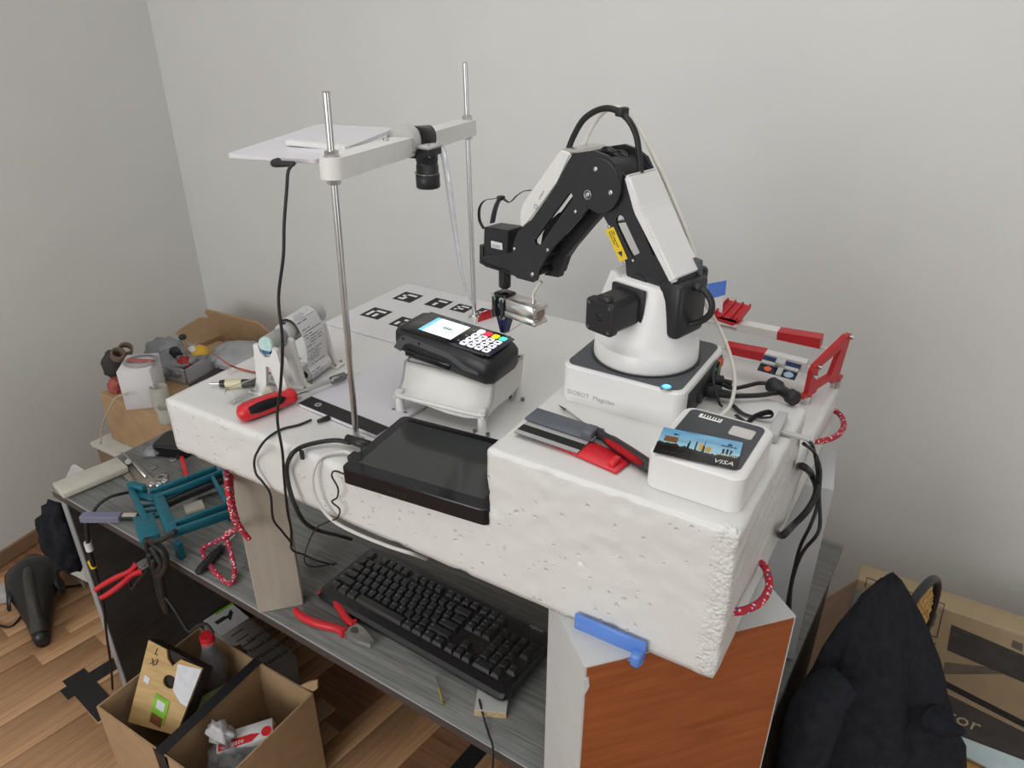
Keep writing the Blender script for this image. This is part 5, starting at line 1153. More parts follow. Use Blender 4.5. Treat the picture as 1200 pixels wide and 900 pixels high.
# black hoop cable
bb = B(); bb.tube([P(108, 603, ZT+.01), P(115, 592, ZT+.03), P(130, 582, ZT+.04), P(150, 577, ZT+.03)], .0035, 8); obj('black_hoop', bb, M_rubber, label='curved black plastic hoop behind the lavender box cutter', cat='hoop')
# compass tool
CO = thing('compass', 'silver drawing compass lying open on the desk', 'compass', P(158, 545, ZT))
bb = B(); bb.tube([P(143, 530, ZT+.010), P(171, 559, ZT+.006)], .0028, 8); obj('leg', bb, M_steel, CO)
bb = B(); bb.tube([P(149, 541, ZT+.010), P(162, 572, ZT+.005)], [.004, .0018], 8); obj('leg', bb, M_dsteel, CO)
bb = B(); bb.cyl(P(150, 541, ZT+.004), P(150, 541, ZT+.020), .007, seg=16); obj('hinge', bb, M_steel, CO)
# washers, nuts
for k, (px, py, r, lb) in enumerate(((189, 559, .016, 'large flat steel washer lying near the compass'), (180, 548, .007, 'small steel washer lying near the compass'), (203, 538, .009, 'steel ring washer lying beside the black power brick'))):
    bb = B(); bb.lathe([(r, 0), (r, .002), (r*.35, .002), (r*.35, 0), (r, 0)], P(px, py, ZT+.0006), (0, 0, 1), 20, cap=False); obj('washer', bb, mat('worn_steel', (.33, .30, .28), .45, metal=.6), label=lb, cat='washer')
for k, (px, py) in enumerate(((178, 569), (186, 569), (193, 565))):
    bb = B(); bb.lathe([(.008, 0), (.008, .007), (.004, .007), (.004, 0), (.008, 0)], P(px, py, ZT+.0006), (0, 0, 1), 6, cap=False); obj('nut', bb, M_steel, label='shiny steel nut in the row behind the teal frame', cat='nut', group='shiny nuts behind the teal frame')
bb = B(); bb.tube([P(213, 536, ZT+.010), P(218, 556, ZT+.008), P(220, 566, ZT+.006)], .0055, 8); obj('red_stick', bb, M_redg, label='bright red plastic stick lying behind the teal frame', cat='stick')
# kraft sheets under compass
bb = B(); bb.prism([P(140, 553, ZT+.0006), P(158, 540, ZT+.0006), P(185, 566, ZT+.0006), P(160, 574, ZT+.0006)], (0, 0, .0008)); obj('paper_scrap', bb, mat('tan_paper', (.27, .235, .195), .8), label='tan paper scrap under the compass', cat='paper')
# power brick with plastic
BR = thing('power_brick', 'black power brick in clear plastic beside the foam corner', 'power brick', P(195, 522, ZT))
bm2 = frame(P(180, 533, ZT+.001), P(206, 536, ZT)-P(180, 533, ZT))
bb = B(); bb.vbox((.045, .035, .016), (.095, .080, .030), .018, bm2, bev=.004); obj('body', bb, M_bgloss, BR)
bb = B(); bb.blob(bm2 @ V((.0, .01, .010)), (.025, .030, .010), .3, 3, 2, flatz=-.008); obj('plastic_wrap', bb, M_grime, BR)
# black bundle at the desk edge with straps hanging
CB_ = thing('cable_bundle', 'tangled black cable bundle hanging from the desk front edge', 'cable bundle', P(180, 680, .60))
fe = lambda px, py, dy=0: PY(px, py, .672+dy)
for k, (pts, r) in enumerate((([(172, 632), (174, 645), (182, 658), (192, 664), (194, 652), (187, 640), (178, 636)], .007), ([(178, 640), (184, 650), (190, 662), (185, 668), (178, 660), (176, 648)], .008), ([(182, 640), (190, 646), (195, 660), (190, 672), (182, 672), (180, 655)], .006), ([(180, 655), (184, 680), (188, 700), (194, 716)], .006), ([(186, 665), (190, 690), (195, 712), (197, 718)], .007), ([(194, 700), (205, 715), (214, 730), (222, 740), (232, 733), (242, 732), (250, 742)], .0035), ([(160, 668), (152, 680), (154, 690), (162, 680), (172, 668)], .003), ([(205, 623), (190, 632), (176, 634)], .006))):
    bb = B(); bb.tube([fe(x, y, -.012-.004*(k % 3)) for x, y in pts], r, 8, 6); obj('cable', bb, M_rubber, CB_)
# cable down the desk end with tags
TG = thing('tagged_cable', 'black cable with a white tag hanging down along the desk leg panel', 'cable', PY(112, 700, .66))
bb = B(); bb.tube([PY(101, 612, .688), PY(104, 640, .686), PY(110, 665, .686), PY(117, 690, .686), PY(122, 715, .686), PY(125, 745, .686), PY(130, 780, .686), PY(132, 808, .686)], [.005, .005, .006, .0042, .0035, .003, .003, .003], 8); obj('cord', bb, M_rubber, TG)
e = PY(104, 640, .686); bb = B(); bb.cyl(e-V((0, 0, .012)), e+V((0, 0, .012)), .0085, seg=12); obj('white_tag', bb, M_paper, TG)
e = PY(108, 661, .686); bb = B(); bb.cyl(e-V((-.003, 0, .010)), e+V((-.003, 0, .010)), .0072, seg=12); obj('yellow_band', bb, M_gold, TG)
# small box with red edge seen past the keyboard
bb = B(); bb.box((.05, .03, .035), (.10, .06, .07), frame(P(585, 712, ZT+.0005)+V((0, .10, 0)), (1, -.1, 0)), bev=.002); obj('small_carton', bb, M_kraft2, label='small pale carton standing behind the keyboard', cat='carton')
# ================================================================== carton with rubbish on the floor
def open_carton(name, label, x0, x1, y0, y1, h, m, t=.004, cat='carton', M=None, z0=0):
    M = M or Mx.Identity(4)
    T = thing(name, label, cat, M @ V(((x0+x1)/2, (y0+y1)/2, z0)))
    b = B(); b.box(((x0+x1)/2, (y0+y1)/2, z0+t/2), (x1-x0, y1-y0, t), M); obj('bottom', b, m, T)
    for c, d in ((((x0+x1)/2, y0+t/2), (x1-x0, t)), (((x0+x1)/2, y1-t/2), (x1-x0, t)), ((x0+t/2, (y0+y1)/2), (t, y1-y0-2*t)), ((x1-t/2, (y0+y1)/2), (t, y1-y0-2*t))):
        b = B(); b.box((c[0], c[1], z0+h/2+t/2), (d[0], d[1], h-t), M); 
        for v in b.bm.verts:
            if (M.inverted() @ v.co).z > z0+h*.6: v.co.z += .006*noise.noise(v.co*9)
        obj('side', b, m, T)
    return T
CH = .30
ca = P(117, 826, CH); cb = P(235, 735, CH); cc_ = P(360, 815, CH)
CTN = open_carton('carton', 'open brown carton on the floor filled with rubbish', -1.460, -1.058, .545, .835, CH, M_kraft)
# divider with black tape
bb = B(); bb.prism([V((-1.232, .55, .01)), V((-1.228, .55, .01)), V((-1.243, .83, .01)), V((-1.247, .83, .01))], (0, 0, CH-.012)); DV = obj('divider', bb, M_kraft, CTN)
bb = B(); bb.prism([V((-1.246, .5435, CH+.001)), V((-1.218, .5435, CH+.001)), V((-1.231, .836, CH+.001)), V((-1.257, .836, CH+.001))], (0, 0, .0015)); obj('tape', bb, M_tape, DV)
bb = B(); bb.box((-1.232, .5438, CH/2), (.038, .0012, CH)); obj('tape', bb, M_tape, CTN)
bb = B(); bb.prism([V((-1.258, .545, CH)), V((-1.206, .545, CH)), V((-1.215, .545, CH-.07)), V((-1.250, .545, CH-.07))], (0, .006, 0)); 
obj('tape', bb, M_tape, CTN)
# torn flap at the back right corner
bb = B(); bb.prism([V((-1.10, .835, CH)), V((-1.062, .838, CH)), V((-1.050, .842, CH+.012)), V((-1.055, .85, CH+.030)), V((-1.075, .842, CH+.022))], (0, .004, 0)); obj('torn_flap', bb, M_kraft, CTN)
# bamboo-look board box with a hole
tb = [PY(174, 750, .70), PY(236, 786, .70), PY(216, 820, .66), PY(207, 852, .64), PY(153, 850, .62)]
o0 = P(152, 848, CH-.03); 
bA, bB, bC, bD = P(174, 750, CH+.075), P(237, 783, CH+.055), P(206, 862, CH-.06), P(150, 846, CH-.06)
NB = ((bB-bA).cross(bD-bA)).normalized(); NB = -NB if NB.dot(CAM-bA) > 0 else NB
def lerp2(u, v): return bA.lerp(bB, u).lerp(bD.lerp(bC, u), v)
WBX = thing('wooden_package', 'bamboo board package with a round hole and green label standing in the carton', 'package', (bC+bD)/2)
hole = [lerp2(.56+.13*math.cos(a*math.pi/8), .36+.085*math.sin(a*math.pi/8)) for a in range(16)]
bb = B(); bb.prism([lerp2(.0, .0), lerp2(.42, .02), lerp2(.48, .10), lerp2(.42, .20), lerp2(.54, .26), lerp2(.66, .16), lerp2(.62, .02), lerp2(1, 0), lerp2(1, 1), lerp2(0, 1)][0:1]+[lerp2(.34, .0), lerp2(.40, .10), lerp2(.52, .16), lerp2(.62, .03), lerp2(1, 0), lerp2(1, 1), lerp2(0, 1)], NB*.006, holes=[hole])
M_bamboo = wood('bamboo_board', (.50, .31, .115), (.64, .43, .18), (6, 6, 40), .5, 3)
obj('front_board', bb, M_bamboo, WBX)
bb = B(); bb.prism([lerp2(-.02, .0)+NB*.01, lerp2(1, .0)+NB*.01, lerp2(1, 1)+NB*.012, lerp2(0, 1)+NB*.012], NB*.035); obj('back_box', bb, mat('shaded_inner_card', (.035, .026, .02), .8), WBX)  # shade inside the hole is put into this box's dark colour
bb = B(); bb.prism([lerp2(.60, .10), lerp2(1.0, .02), lerp2(1.0, .58), lerp2(.86, .56), lerp2(.66, .44)], -NB*.0012); obj('foil_window', bb, mat('painted_glare_foil', (.72, .72, .76), .12, var=.1), WBX)  # white glare on the foil is put into its colour
bb = B(); bb.prism([lerp2(.38, .56), lerp2(.68, .60), lerp2(.70, .92), lerp2(.40, .86)], -NB*.0016); gl = obj('green_label', bb, mat('lime_print', (.22, .50, .02), .5, var=.2), WBX)
bb = B(); bb.prism([lerp2(.45, .62), lerp2(.62, .645), lerp2(.63, .76), lerp2(.46, .73)], -NB*.0022); obj('white_tag', bb, M_paper, gl)
bb = B(); bb.prism([lerp2(.42, .80), lerp2(.66, .84), lerp2(.66, .96), lerp2(.42, .92)], -NB*.0021); obj('fruit_print', bb, mat('brown_print', (.20, .06, .02), .5), gl)
bb = B(); bb.prism([lerp2(.10, .40), lerp2(.21, .42), lerp2(.20, .50), lerp2(.09, .48)], -NB*.0012); obj('price_sticker', bb, M_paper, WBX)
ubx = (bB-bA).normalized(); uby = (bA-bD).normalized()
for k, (u, v, tx) in enumerate(((.16, .12, 'L'), (.12, .26, 'X'), (.20, .24, '3'))):
    bb = B(); bb.text(tx, lerp2(u, v)-NB*.0012, ubx, uby, .020, .0002); obj('print_mark', bb, M_print_ink, WBX)
# drinks bottle
bt = P(243, 748, CH+.055)
BT = thing('drink_bottle', 'clear plastic bottle with a red screw cap in the carton', 'bottle', bt-V((0, 0, .20)))
bb = B(); bb.lathe([(.030, 0), (.034, .01), (.034, .12), (.032, .14), (.020, .17), (.0145, .19), (.0145, .20)], bt-V((0, 0, .205)), (.05, -.05, 1), 28); obj('body', bb, mat('bottle_plastic', (.75, .76, .78), .12, trans=.8, ior=1.3, var=.05), BT)
bb = B(); bb.lathe([(.0175, 0), (.0175, .018), (.016, .020)], bt-V((0, 0, .008)), (.05, -.05, 1), 28); obj('cap', bb, M_redg, BT)
bb = B(); bb.blob(P(274, 778, CH-.09), (.035, .04, .05), .25, 3, 9); obj('brown_bag', bb, mat('brown_paper_bag', (.30, .19, .10), .8), label='crumpled brown paper bag behind the bottle in the carton', cat='bag')
bb = B(); bb.prism([P(192, 840, CH-.04), P(288, 790, CH-.02), P(292, 800, CH-.10), P(200, 870, CH-.10)], (0, .010, 0)); obj('green_box', bb, mat('dark_green_box', (.09, .10, .035), .6, var=.3, vscale=20), label='dark green printed box lying beside the bamboo package', cat='box')
# toothpaste box
t0_, t1_ = P(254, 881, CH-.05), P(320, 860, CH-.03); tm = frame(t0_, t1_-t0_, (0, -.25, 1)); tL = (t1_-t0_).length
TPB = thing('toothpaste_box', 'white and red toothpaste box lying in the carton', 'box', t0_)
bb = B(); bb.box((tL/2, .017, -.014), (tL, .044, .034), tm, bev=.001, seg=1); obj('carton_body', bb, M_paper, TPB)
bb = B(); bb.prism([tm @ V(p) for p in ((.004, -.004, .0034), (tL*.62, -.004, .0034), (tL*.78, .010, .0034), (tL*.62, .015, .0034), (.004, .015, .0034))], tm.to_3x3() @ V((0, 0, .0004))); rp = obj('red_print', bb, M_redg, TPB)
bb = B(); bb.text('Colgate', tm @ V((.008, .000, .0040)), tm.to_3x3() @ V((1, 0, 0)), tm.to_3x3() @ V((0, 1, 0)), .017, .0002, font_shear=.2); obj('lettering', bb, M_paper, rp)
bb = B(); bb.lathe([(.012, 0), (.012, .0012)], tm @ V((tL-.0005, .017, -.014)), tm.to_3x3() @ V((1, 0, 0)), 20); obj('red_end_print', bb, M_redg, TPB)
bb = B(); bb.lathe([(.012, 0), (.012, .0006)], tm @ V((tL-.014, .010, .0032)), tm.to_3x3() @ V((0, 0, 1)), 20); obj('red_end_print', bb, M_redg, TPB)
bb = B(); bb.blob(P(258, 858, CH-.02), (.034, .022, .022), .6, 2.5, 4); obj('crumpled_wrapper', bb, mat('white_wrapper', (.55, .53, .53), .35, var=.15), label='crumpled white wrapper on top of the toothpaste box', cat='wrapper')
bb = B(); bb.blob(P(275, 890, CH-.08), (.060, .050, .040), .4, 3.2, 6, sub=4); obj('plastic_bag', bb, M_grime, label='crumpled clear plastic bag at the bottom of the carton', cat='bag')
# ================================================================== flat product box under the desk
nb = [P(216, 717, .12), P(250, 696, .12), P(335, 752, .12), P(300, 792, .12)]
nd = (nb[3]-nb[0]); nd.z = 0; NM = frame((nb[0].x+.075, nb[0].y+.005, 0), nd); nL = nd.length-.05; nW = (nb[1]-nb[0]).dot(NM.to_3x3() @ V((0, 1, 0)))
NL = thing('laptop_stand_box', 'flat grey product box with laptop stand picture lying under the desk', 'box', NM @ V((nL/2, nW/2, 0)))
bb = B(); bb.box((nL/2, nW/2, .059), (nL, nW, .118), NM, bev=.001, seg=1); obj('box_body', bb, mat('taupe_card', (.30, .27, .25), .7), NL)
bb = B(); bb.box((nL*.15, nW/2, .1185), (nL*.29, nW-.004, .001), NM); wp_ = obj('picture_panel', bb, mat('white_print', (.66, .65, .64), .5), NL)
bb = B(); bb.box((nL*.015, nW*.7, .1192), (nL*.03, nW*.6, .001), NM); obj('green_stripe', bb, mat('lime_print', (.22, .50, .02), .5), wp_)
bb = B(); bb.prism([NM @ V(p) for p in ((nL*.10, nW*.20, .119), (nL*.15, nW*.2, .119), (nL*.15, nW*.55, .119), (nL*.20, nW*.55, .119), (nL*.12, nW*.8, .119), (nL*.07, nW*.8, .119), (nL*.12, nW*.6, .119), (nL*.10, nW*.5, .119))], (0, 0, .0006)); obj('stand_print', bb, M_print_ink, wp_)
for k, tx in enumerate(('NewLap', 'NewLap 01', 'NewLap 02', 'NewLap 02')):
    bb = B(); bb.text(tx, NM @ V((nL*(.56+.115*k), nW*(.22 if k else .40), .1185)), NM.to_3x3() @ V((0, 1, 0)), NM.to_3x3() @ V((-1, 0, 0)), .022, .0003); obj('lettering', bb, M_print_ink, NL)
for k in range(3):
    bb = B(); bb.box((nL*.37+.03*k, nW*.4, .1184), (.004, nW*.4, .0006), NM); obj('print_line', bb, M_print_ink, NL)
# ================================================================== hand vacuum on the floor
v0, v1 = P(38, 660, .07), P(47, 745, .05); vm_ = frame((v0.x, v0.y, 0), V((v1.x-v0.x, v1.y-v0.y, 0))); vL = (v1-v0).length
HV = thing('hand_vacuum', 'black handheld vacuum cleaner lying on the wooden floor', 'vacuum', vm_ @ V((vL/2, 0, 0)))
secs = [(-.02, .035, .03, .07), (.03, .060, .035, .085), (.10, .078, .05, .10), (.18, .075, .05, .10), (.25, .055, .035, .085), (.33, .036, .02, .06), (.40, .026, .012, .045), (.43, .020, .012, .038)]
vs = []; fs = []; n = 16
for x, ry, zc, rz in [(a, b_, c, d * .62) for a, b_, c, d in secs]:
    x = x*vL/.43
    for k in range(n):
        a = 2*math.pi*k/n; vs.append((x, ry*math.cos(a), max(.002, zc+rz*.6+rz*math.sin(a)*.95)))
for i in range(len(secs)-1):
    for k in range(n): fs.append((i*n+k, i*n+(k+1) % n, (i+1)*n+(k+1) % n, (i+1)*n+k))
fs += [tuple(range(n-1, -1, -1)), tuple(range((len(secs)-1)*n, len(secs)*n))]
bb = B(); bb.add(vs, fs, vm_, 0, True); obj('body', bb, mat('black_shell', (.022, .023, .022), .3, var=.1), HV)
bb = B(); bb.tube([vm_ @ V((vL*.30, .0, .120)), vm_ @ V((vL*.45, 0, .145)), vm_ @ V((vL*.65, 0, .135)), vm_ @ V((vL*.85, 0, .085)), vm_ @ V((vL*.97, 0, .055))], [.016, .014, .016, .018, .024], 12); obj('handle', bb, mat('olive_black', (.05, .05, .045), .35), HV)
bb = B(); bb.box((vL*.34, .008, .134), (.035, .024, .010), vm_, bev=.003); obj('switch', bb, M_bgloss, HV)
for s_ in (-1, 1):
    bb = B(); bb.lathe([(.034, 0), (.034, .008), (.026, .012)], vm_ @ V((vL*.46, s_*.066, .07)), vm_.to_3x3() @ V((0, s_, .25)), 24); obj('side_vent', bb, M_black, HV)
bb = B(); bb.tube([vm_ @ V((-.0, .0, .06)), P(25, 660, .01), P(8, 680, .008), P(14, 700, .006), P(-10, 705, .006), P(-20, 720, .006), P(10, 735, .006), P(30, 715, .006)], .0035, 8); obj('power_cord', bb, M_rubber, HV)
# things by the left wall
bb = B(); bb.tube([P(55, 690, .006), P(75, 688, .006), P(100, 685, .006)], .004, 8); obj('floor_cable', bb, M_rubber, label='black cable lying on the floor beside the vacuum', cat='cable')
bb = B(); bb.box((.05, .02, .02), (.10, .06, .035), frame(P(-6, 707, .0), (1, .9, 0)), bev=.003); obj('adapter', bb, mat('grey_white_plastic', (.50, .50, .50), .5), label='pale grey plastic adapter on the floor beside the vacuum', cat='adapter')
bb = B(); bb.prism([P(62, 662, .10), P(88, 652, .12), P(102, 682, .12)], (.25, .10, 0)); bb.prism([P(62, 662, .0), P(100, 690, .0), P(104, 680, .0), P(80, 655, .0)], (0, 0, .08)); obj('white_packaging', bb, mat('off_white_board', (.58, .56, .50), .7), label='off-white folded board on the floor behind the desk leg', cat='board')
bc = PX(73, 628, -1.735)
bb = B(); bb.blob((bc.x+.005, bc.y, bc.z), (.045, .05, .10), .22, 2.6, 3, sub=4); obj('black_pouch', bb, M_cloth, label='black cloth pouch hanging on the outer side of the desk', cat='pouch')
# ================================================================== boxes in the far left corner
lx = -2.22; yb = 1.145; zt_ = .63
BS = thing('brown_chest', 'dark brown storage box standing in the room corner', 'box', (-1.99, 1.4, 0))
bb = B(); bb.box((-2.02, 1.37, .22), (.50, .52, .44), bev=.004); obj('body', bb, M_kraftd, BS)
bb = B(); bb.box((-2.02, 1.37, .448), (.52, .54, .016), bev=.002); obj('lid', bb, mat('off_white_board', (.58, .56, .50), .7), BS)
KX = thing('kraft_box', 'closed kraft cardboard box with tape marks in the room corner', 'box', (-1.98, 1.38, .457))
bb = B(); bb.box((-1.985, 1.385, .457+.086), (.50, .47, .170), bev=.003); obj('box_body', bb, M_kraft, KX)
bb = B(); bb.box((-2.0, 1.1545, .53), (.10, .001, .016), Mx.Rotation(0, 4, 'Z')); obj('tape_strip', bb, M_lgrey, KX)
for k in range(4):
    bb = B(); bb.box((-2.06+.045*k, 1.1543, .55-.008*(k % 2)), (.016, .001, .012)); obj('stain', bb, M_kraftd, KX)
ztop = .457+.171
# white cube box with cable reel
wcA = P(148, 481, ztop); cubeM = frame((wcA.x, wcA.y, ztop+.001), P(186, 478, ztop)-wcA)
WC = thing('white_cube_box', 'plain white cube box standing on the kraft box', 'box', wcA+V((.06, .06, 0)))
cw = (P(186, 478, ztop)-wcA).length
bb = B(); bb.box((cw/2, .06, .065), (cw, .12, .130), cubeM, bev=.001, seg=1); obj('box_body', bb, M_paper, WC)
CRL = thing('cable_coil', 'thin coil of grey and red cable lying on the white cube box', 'cable', cubeM @ V((cw/2, .06, .131)))
for k, r in enumerate((.050, .046, .042)):
    bb = B(); bb.tube([cubeM @ V((cw/2+.01+r*math.cos(a*.524), .062+r*math.sin(a*.524)*.9, .1335+.002*k)) for a in range(13)], .0022, 6, 4); obj('loop', bb, M_grey, CRL)
bb = B(); bb.box((cw*.5, .055, .139), (.085, .012, .006), cubeM @ Mx.Rotation(math.radians(35), 4, 'Z') if False else frame(cubeM @ V((.0, .01, .0)), (1, .5, 0)), bev=.001); obj('red_connector', bb, mat('dull_red', (.45, .10, .09), .5), CRL)
def paper_core(px0, py0, h, r, label, z=ztop):
    c = P(px0, py0, z); b = B(); b.lathe([(r, 0), (r, h), (r*.78, h), (r*.78, .004), (.0005, .004)], c, (0, 0, 1), 24, cap=False); return obj('paper_core', b, mat('pale_core', (.40, .385, .33), .7), label=label, cat='paper core')
paper_core(191, 478, .075, .026, 'pale cardboard tube core standing beside the white cube box')
paper_core(198, 492, .045, .027, 'second pale cardboard core low beside the foam corner')
for k, (px, py, lb) in enumerate(((147, 412, 'brown cardboard roll core lying behind the white cube box'), (138, 418, 'smaller brown cardboard core beside the cube box top'))):
    c = P(px, py, ztop+.10); b = B(); b.lathe([(.022, 0), (.022, .022), (.016, .022), (.016, 0)], c, (.5, -.1, .75), 20, cap=False); obj('paper_core', b, mat('brown_core', (.16, .11, .075), .8), label=lb, cat='paper core')
bb = B(); bb.blob(P(135, 427, ztop+.06), (.035, .04, .05), .2, 2.5, 11); obj('dark_ball', bb, mat('charcoal_cloth', (.05, .045, .045), .9), label='dark grey cloth lump behind the white cube box', cat='cloth')
bb = B(); bb.blob(P(136, 453, ztop+.02), (.02, .02, .03), .5, 3, 12); obj('red_scrap', bb, mat('faded_red', (.42, .10, .08), .7), label='faded red scrap between the cube box and the wall', cat='scrap')
bb = B(); bb.tube([PX(150, 462, -2.02), PX(136, 466, -2.06), PX(128, 480, -2.08), PX(120, 498, -2.14), PX(118, 520, -2.16)], .0025, 6); obj('string', bb, mat('tan_string', (.50, .42, .30), .8), label='tan string hanging over the kraft box edge', cat='string')
# open box behind the desk with parts
OBm = Mx.Identity(4)
OB = open_carton('parts_box', 'open cardboard box of electronic parts behind the desk', -2.40, -1.85, 1.64, 1.76, .56, M_kraft, .005)
fl = [PY(x, y, 1.757) for x, y in ((206, 391), (219, 382), (233, 374), (245, 373), (240, 366), (241, 364), (250, 366), (262, 369), (302, 379), (318, 392), (296, 405), (262, 414), (238, 412))]
bb = B(); bb.prism(fl, (0, .004, .006)); obj('raised_flap', bb, M_kraft, OB)
M_bag = mat('grey_antistatic', (.30, .31, .33), .25, var=.2, vscale=14, trans=.2)
bb = B(); bb.blob(P(212, 424, ztop+.035), (.090, .085, .040), .35, 2.6, 21, sub=4); obj('antistatic_bag', bb, M_bag, label='crumpled grey antistatic bag lying beside the yellow ball', cat='bag')
bb = B(); bb.blob(P(196, 412, ztop+.03), (.08, .06, .045), .4, 2.6, 22); obj('plastic_bag', bb, M_bag, label='crumpled dull plastic bag behind the antistatic bag', cat='bag')
ty0, ty1 = P(220, 451, ztop+.001), P(266, 424, ztop+.001); tyd = (ty1-ty0).normalized(); tyn = V((-tyd.y, tyd.x, 0)); M_tray = mat('pale_grey_card', (.42, .42, .44), .7)
TY = thing('grey_tray', 'pale grey cardboard tray in front of the yellow ball', 'tray', (ty0+ty1)/2)
bb = B(); bb.prism([ty0, ty1, ty1+tyn*.004, ty0+tyn*.004], (0, 0, .052)); obj('front_wall', bb, M_tray, TY)
bb = B(); bb.prism([ty0, ty0+tyn*.12, ty0+tyn*.12+tyd*.004, ty0+tyd*.004], (0, 0, .052)); obj('end_wall', bb, M_tray, TY)
bb = B(); bb.prism([ty0, ty1, ty1+tyn*.12, ty0+tyn*.12], (0, 0, .003)); obj('bottom', bb, M_tray, TY)
bb = B(); bb.prism([ty0+tyn*.116, ty1+tyn*.116, ty1+tyn*.12, ty0+tyn*.12], (0, 0, .052)); obj('back_wall', bb, M_tray, TY)
ybc = ty0.lerp(ty1, .62)+tyn*.045+V((0, 0, .050))
YB = thing('yellow_ball', 'yellow ball with a white patch lying in the grey tray', 'ball', ybc-V((0, 0, .04)))
bb = B(); bb.blob(ybc, (.034, .034, .034), .02, 2, 1); obj('shell', bb, mat('yellow_plastic', (.68, .40, .03), .45), YB)
bb = B(); bb.blob(ybc+V((-.008, -.014, .022)), (.020, .016, .012), .12, 3, 2); obj('white_patch', bb, M_paper, YB)
rpc = ty0.lerp(ty1, .22)+tyn*.04+V((0, 0, .045))
bb = B(); bb.blob(rpc, (.028, .025, .030), .3, 3, 5); obj('red_part', bb, mat('dull_red2', (.38, .03, .03), .5), label='dull red plastic part beside the yellow ball', cat='plastic part')
bb = B(); bb.blob(rpc+tyd*.02+tyn*.05+V((0, 0, .01)), (.025, .02, .038), .3, 3, 8); obj('black_part', bb, M_black, label='black electronic part behind the dull red plastic part', cat='part')
PLc = thing('small_brush', 'thin wooden stick with a black knob standing in the grey tray', 'brush', rpc+tyd*.035+tyn*.01-V((0, 0, .04)))
sb = rpc+tyd*.035+tyn*.01
bb = B(); bb.tube([sb+V((0, 0, -.04)), sb+V((-.006, 0, .03)), sb+V((-.012, .0, .078))], .0042, 8); obj('stick', bb, mat('tan_wood', (.42, .26, .14), .6), PLc)
bb = B(); bb.blob(sb+V((-.013, 0, .082)), (.013, .013, .009), .1, 2, 3); obj('knob', bb, M_black, PLc)
dcM = frame(P(224, 452, ztop+.001)+V((.035, -.02, 0)), tyd)
bb = B(); bb.box((.07, -.035, .012), (.15, .09, .022), dcM, bev=.003); obj('dark_case', bb, mat('purple_black', (.035, .025, .035), .5), label='dark purple flat case lying before the grey tray', cat='case')
bb = B(); bb.blob(P(283, 418, .66), (.12, .09, .035), .25, 2.4, 31, sub=4); obj('grey_mailer_bag', bb, mat('mailer_film', (.36, .37, .38), .4, var=.15, vscale=12), label='flat grey mailing bag behind the receipt winder', cat='bag')
# white clutter between desk and wall
bb = B(); bb.prism([P(74, 566, ZT+.0006), P(84, 545, ZT+.020), P(95, 552, ZT+.012), P(88, 560, ZT+.0006)], (.004, .006, .001)); obj('paper_flap', bb, mat('grey_paper', (.46, .44, .42), .8), label='crumpled grey paper flap at the desk corner by the wall', cat='paper')
# ================================================================== chair with black sweater
CHR = thing('chair', 'dark framed chair with woven cane back and seat under a sweater', 'chair', (.16, 1.15, 0))
c_n = V((.045, 1.09, 0)); c_f = V((.118, 1.36, 0)); cdv = (c_f-c_n).normalized(); cw_ = (c_f-c_n).length; cnv = V((cdv.y, -cdv.x, 0))   # towards the seat
ctop = .862
arch = []
for k in range(17):
    a = math.pi*k/16; arch.append(c_n+cdv*(cw_/2-cw_/2*math.cos(a))+V((0, 0, ctop-.20+.20*math.sin(a)**.7)))
arch = [c_n+V((0, 0, .44))]+arch+[c_f+V((0, 0, .44))]
bb = B(); bb.tube(arch, .0075, 10, 3); obj('back_frame', bb, M_black, CHR)
MLc = B(); step = .030
def inside(u, z): 
    uu = (u-cw_/2)/(cw_/2); 
    if abs(uu) >= .93: return False
    top = ctop-.20+.20*(1-uu*uu)**.5 if True else 0
    return .50 < z < top-.012
def strand(a, b):
    n_ = max(2, int((V(b)-V(a)).length/.01)); run = []
    for k in range(n_+1):
        u = a[0]+(b[0]-a[0])*k/n_; z = a[1]+(b[1]-a[1])*k/n_
        if inside(u, z): run.append((u, z))
        else:
            if len(run) > 1: emit(run)
            run = []
    if len(run) > 1: emit(run)
def emit(run):
    p = [c_n+cdv*u+V((0, 0, z)) for u, z in (run[0], run[-1])]
    d = (p[1]-p[0]).normalized(); w_ = d.cross(cnv)*.0012
    MLc.prism([p[0]-w_, p[1]-w_, p[1]+w_, p[0]+w_], cnv*.0016)
for k in range(20): strand((k*step, .5), (k*step, .95))
for k in range(25): strand((0, .5+k*step), (cw_, .5+k*step))
for k in range(-25, 45): 
    strand((k*step, .5), (k*step+.45, .95)); strand((k*step, .5), (k*step-.45, .95))
obj('cane_back', MLc, M_cane, CHR)
bb = B(); bb.vbox((cw_/2, -.21, .445), (cw_+.04, .42, .03), .05, frame(c_n, cdv)); 
obj('seat_frame', bb, M_black, CHR)
bb = B(); bb.vbox((cw_/2, -.21, .4615), (cw_-.03, .36, .004), .04, frame(c_n, cdv)); obj('cane_seat', bb, M_cane, CHR)
for u, o in ((.01, .0), (cw_-.01, 0), (.02, .40), (cw_-.02, .40)):
    p = c_n+cdv*u+cnv*o; bb = B(); bb.cyl(p, p+V((0, 0, .44)), .012, .014, seg=12); obj('leg', bb, M_black, CHR)
SW = thing('sweater', 'black knitted sweater draped over the chair back', 'sweater', (.07, 1.05, .5))
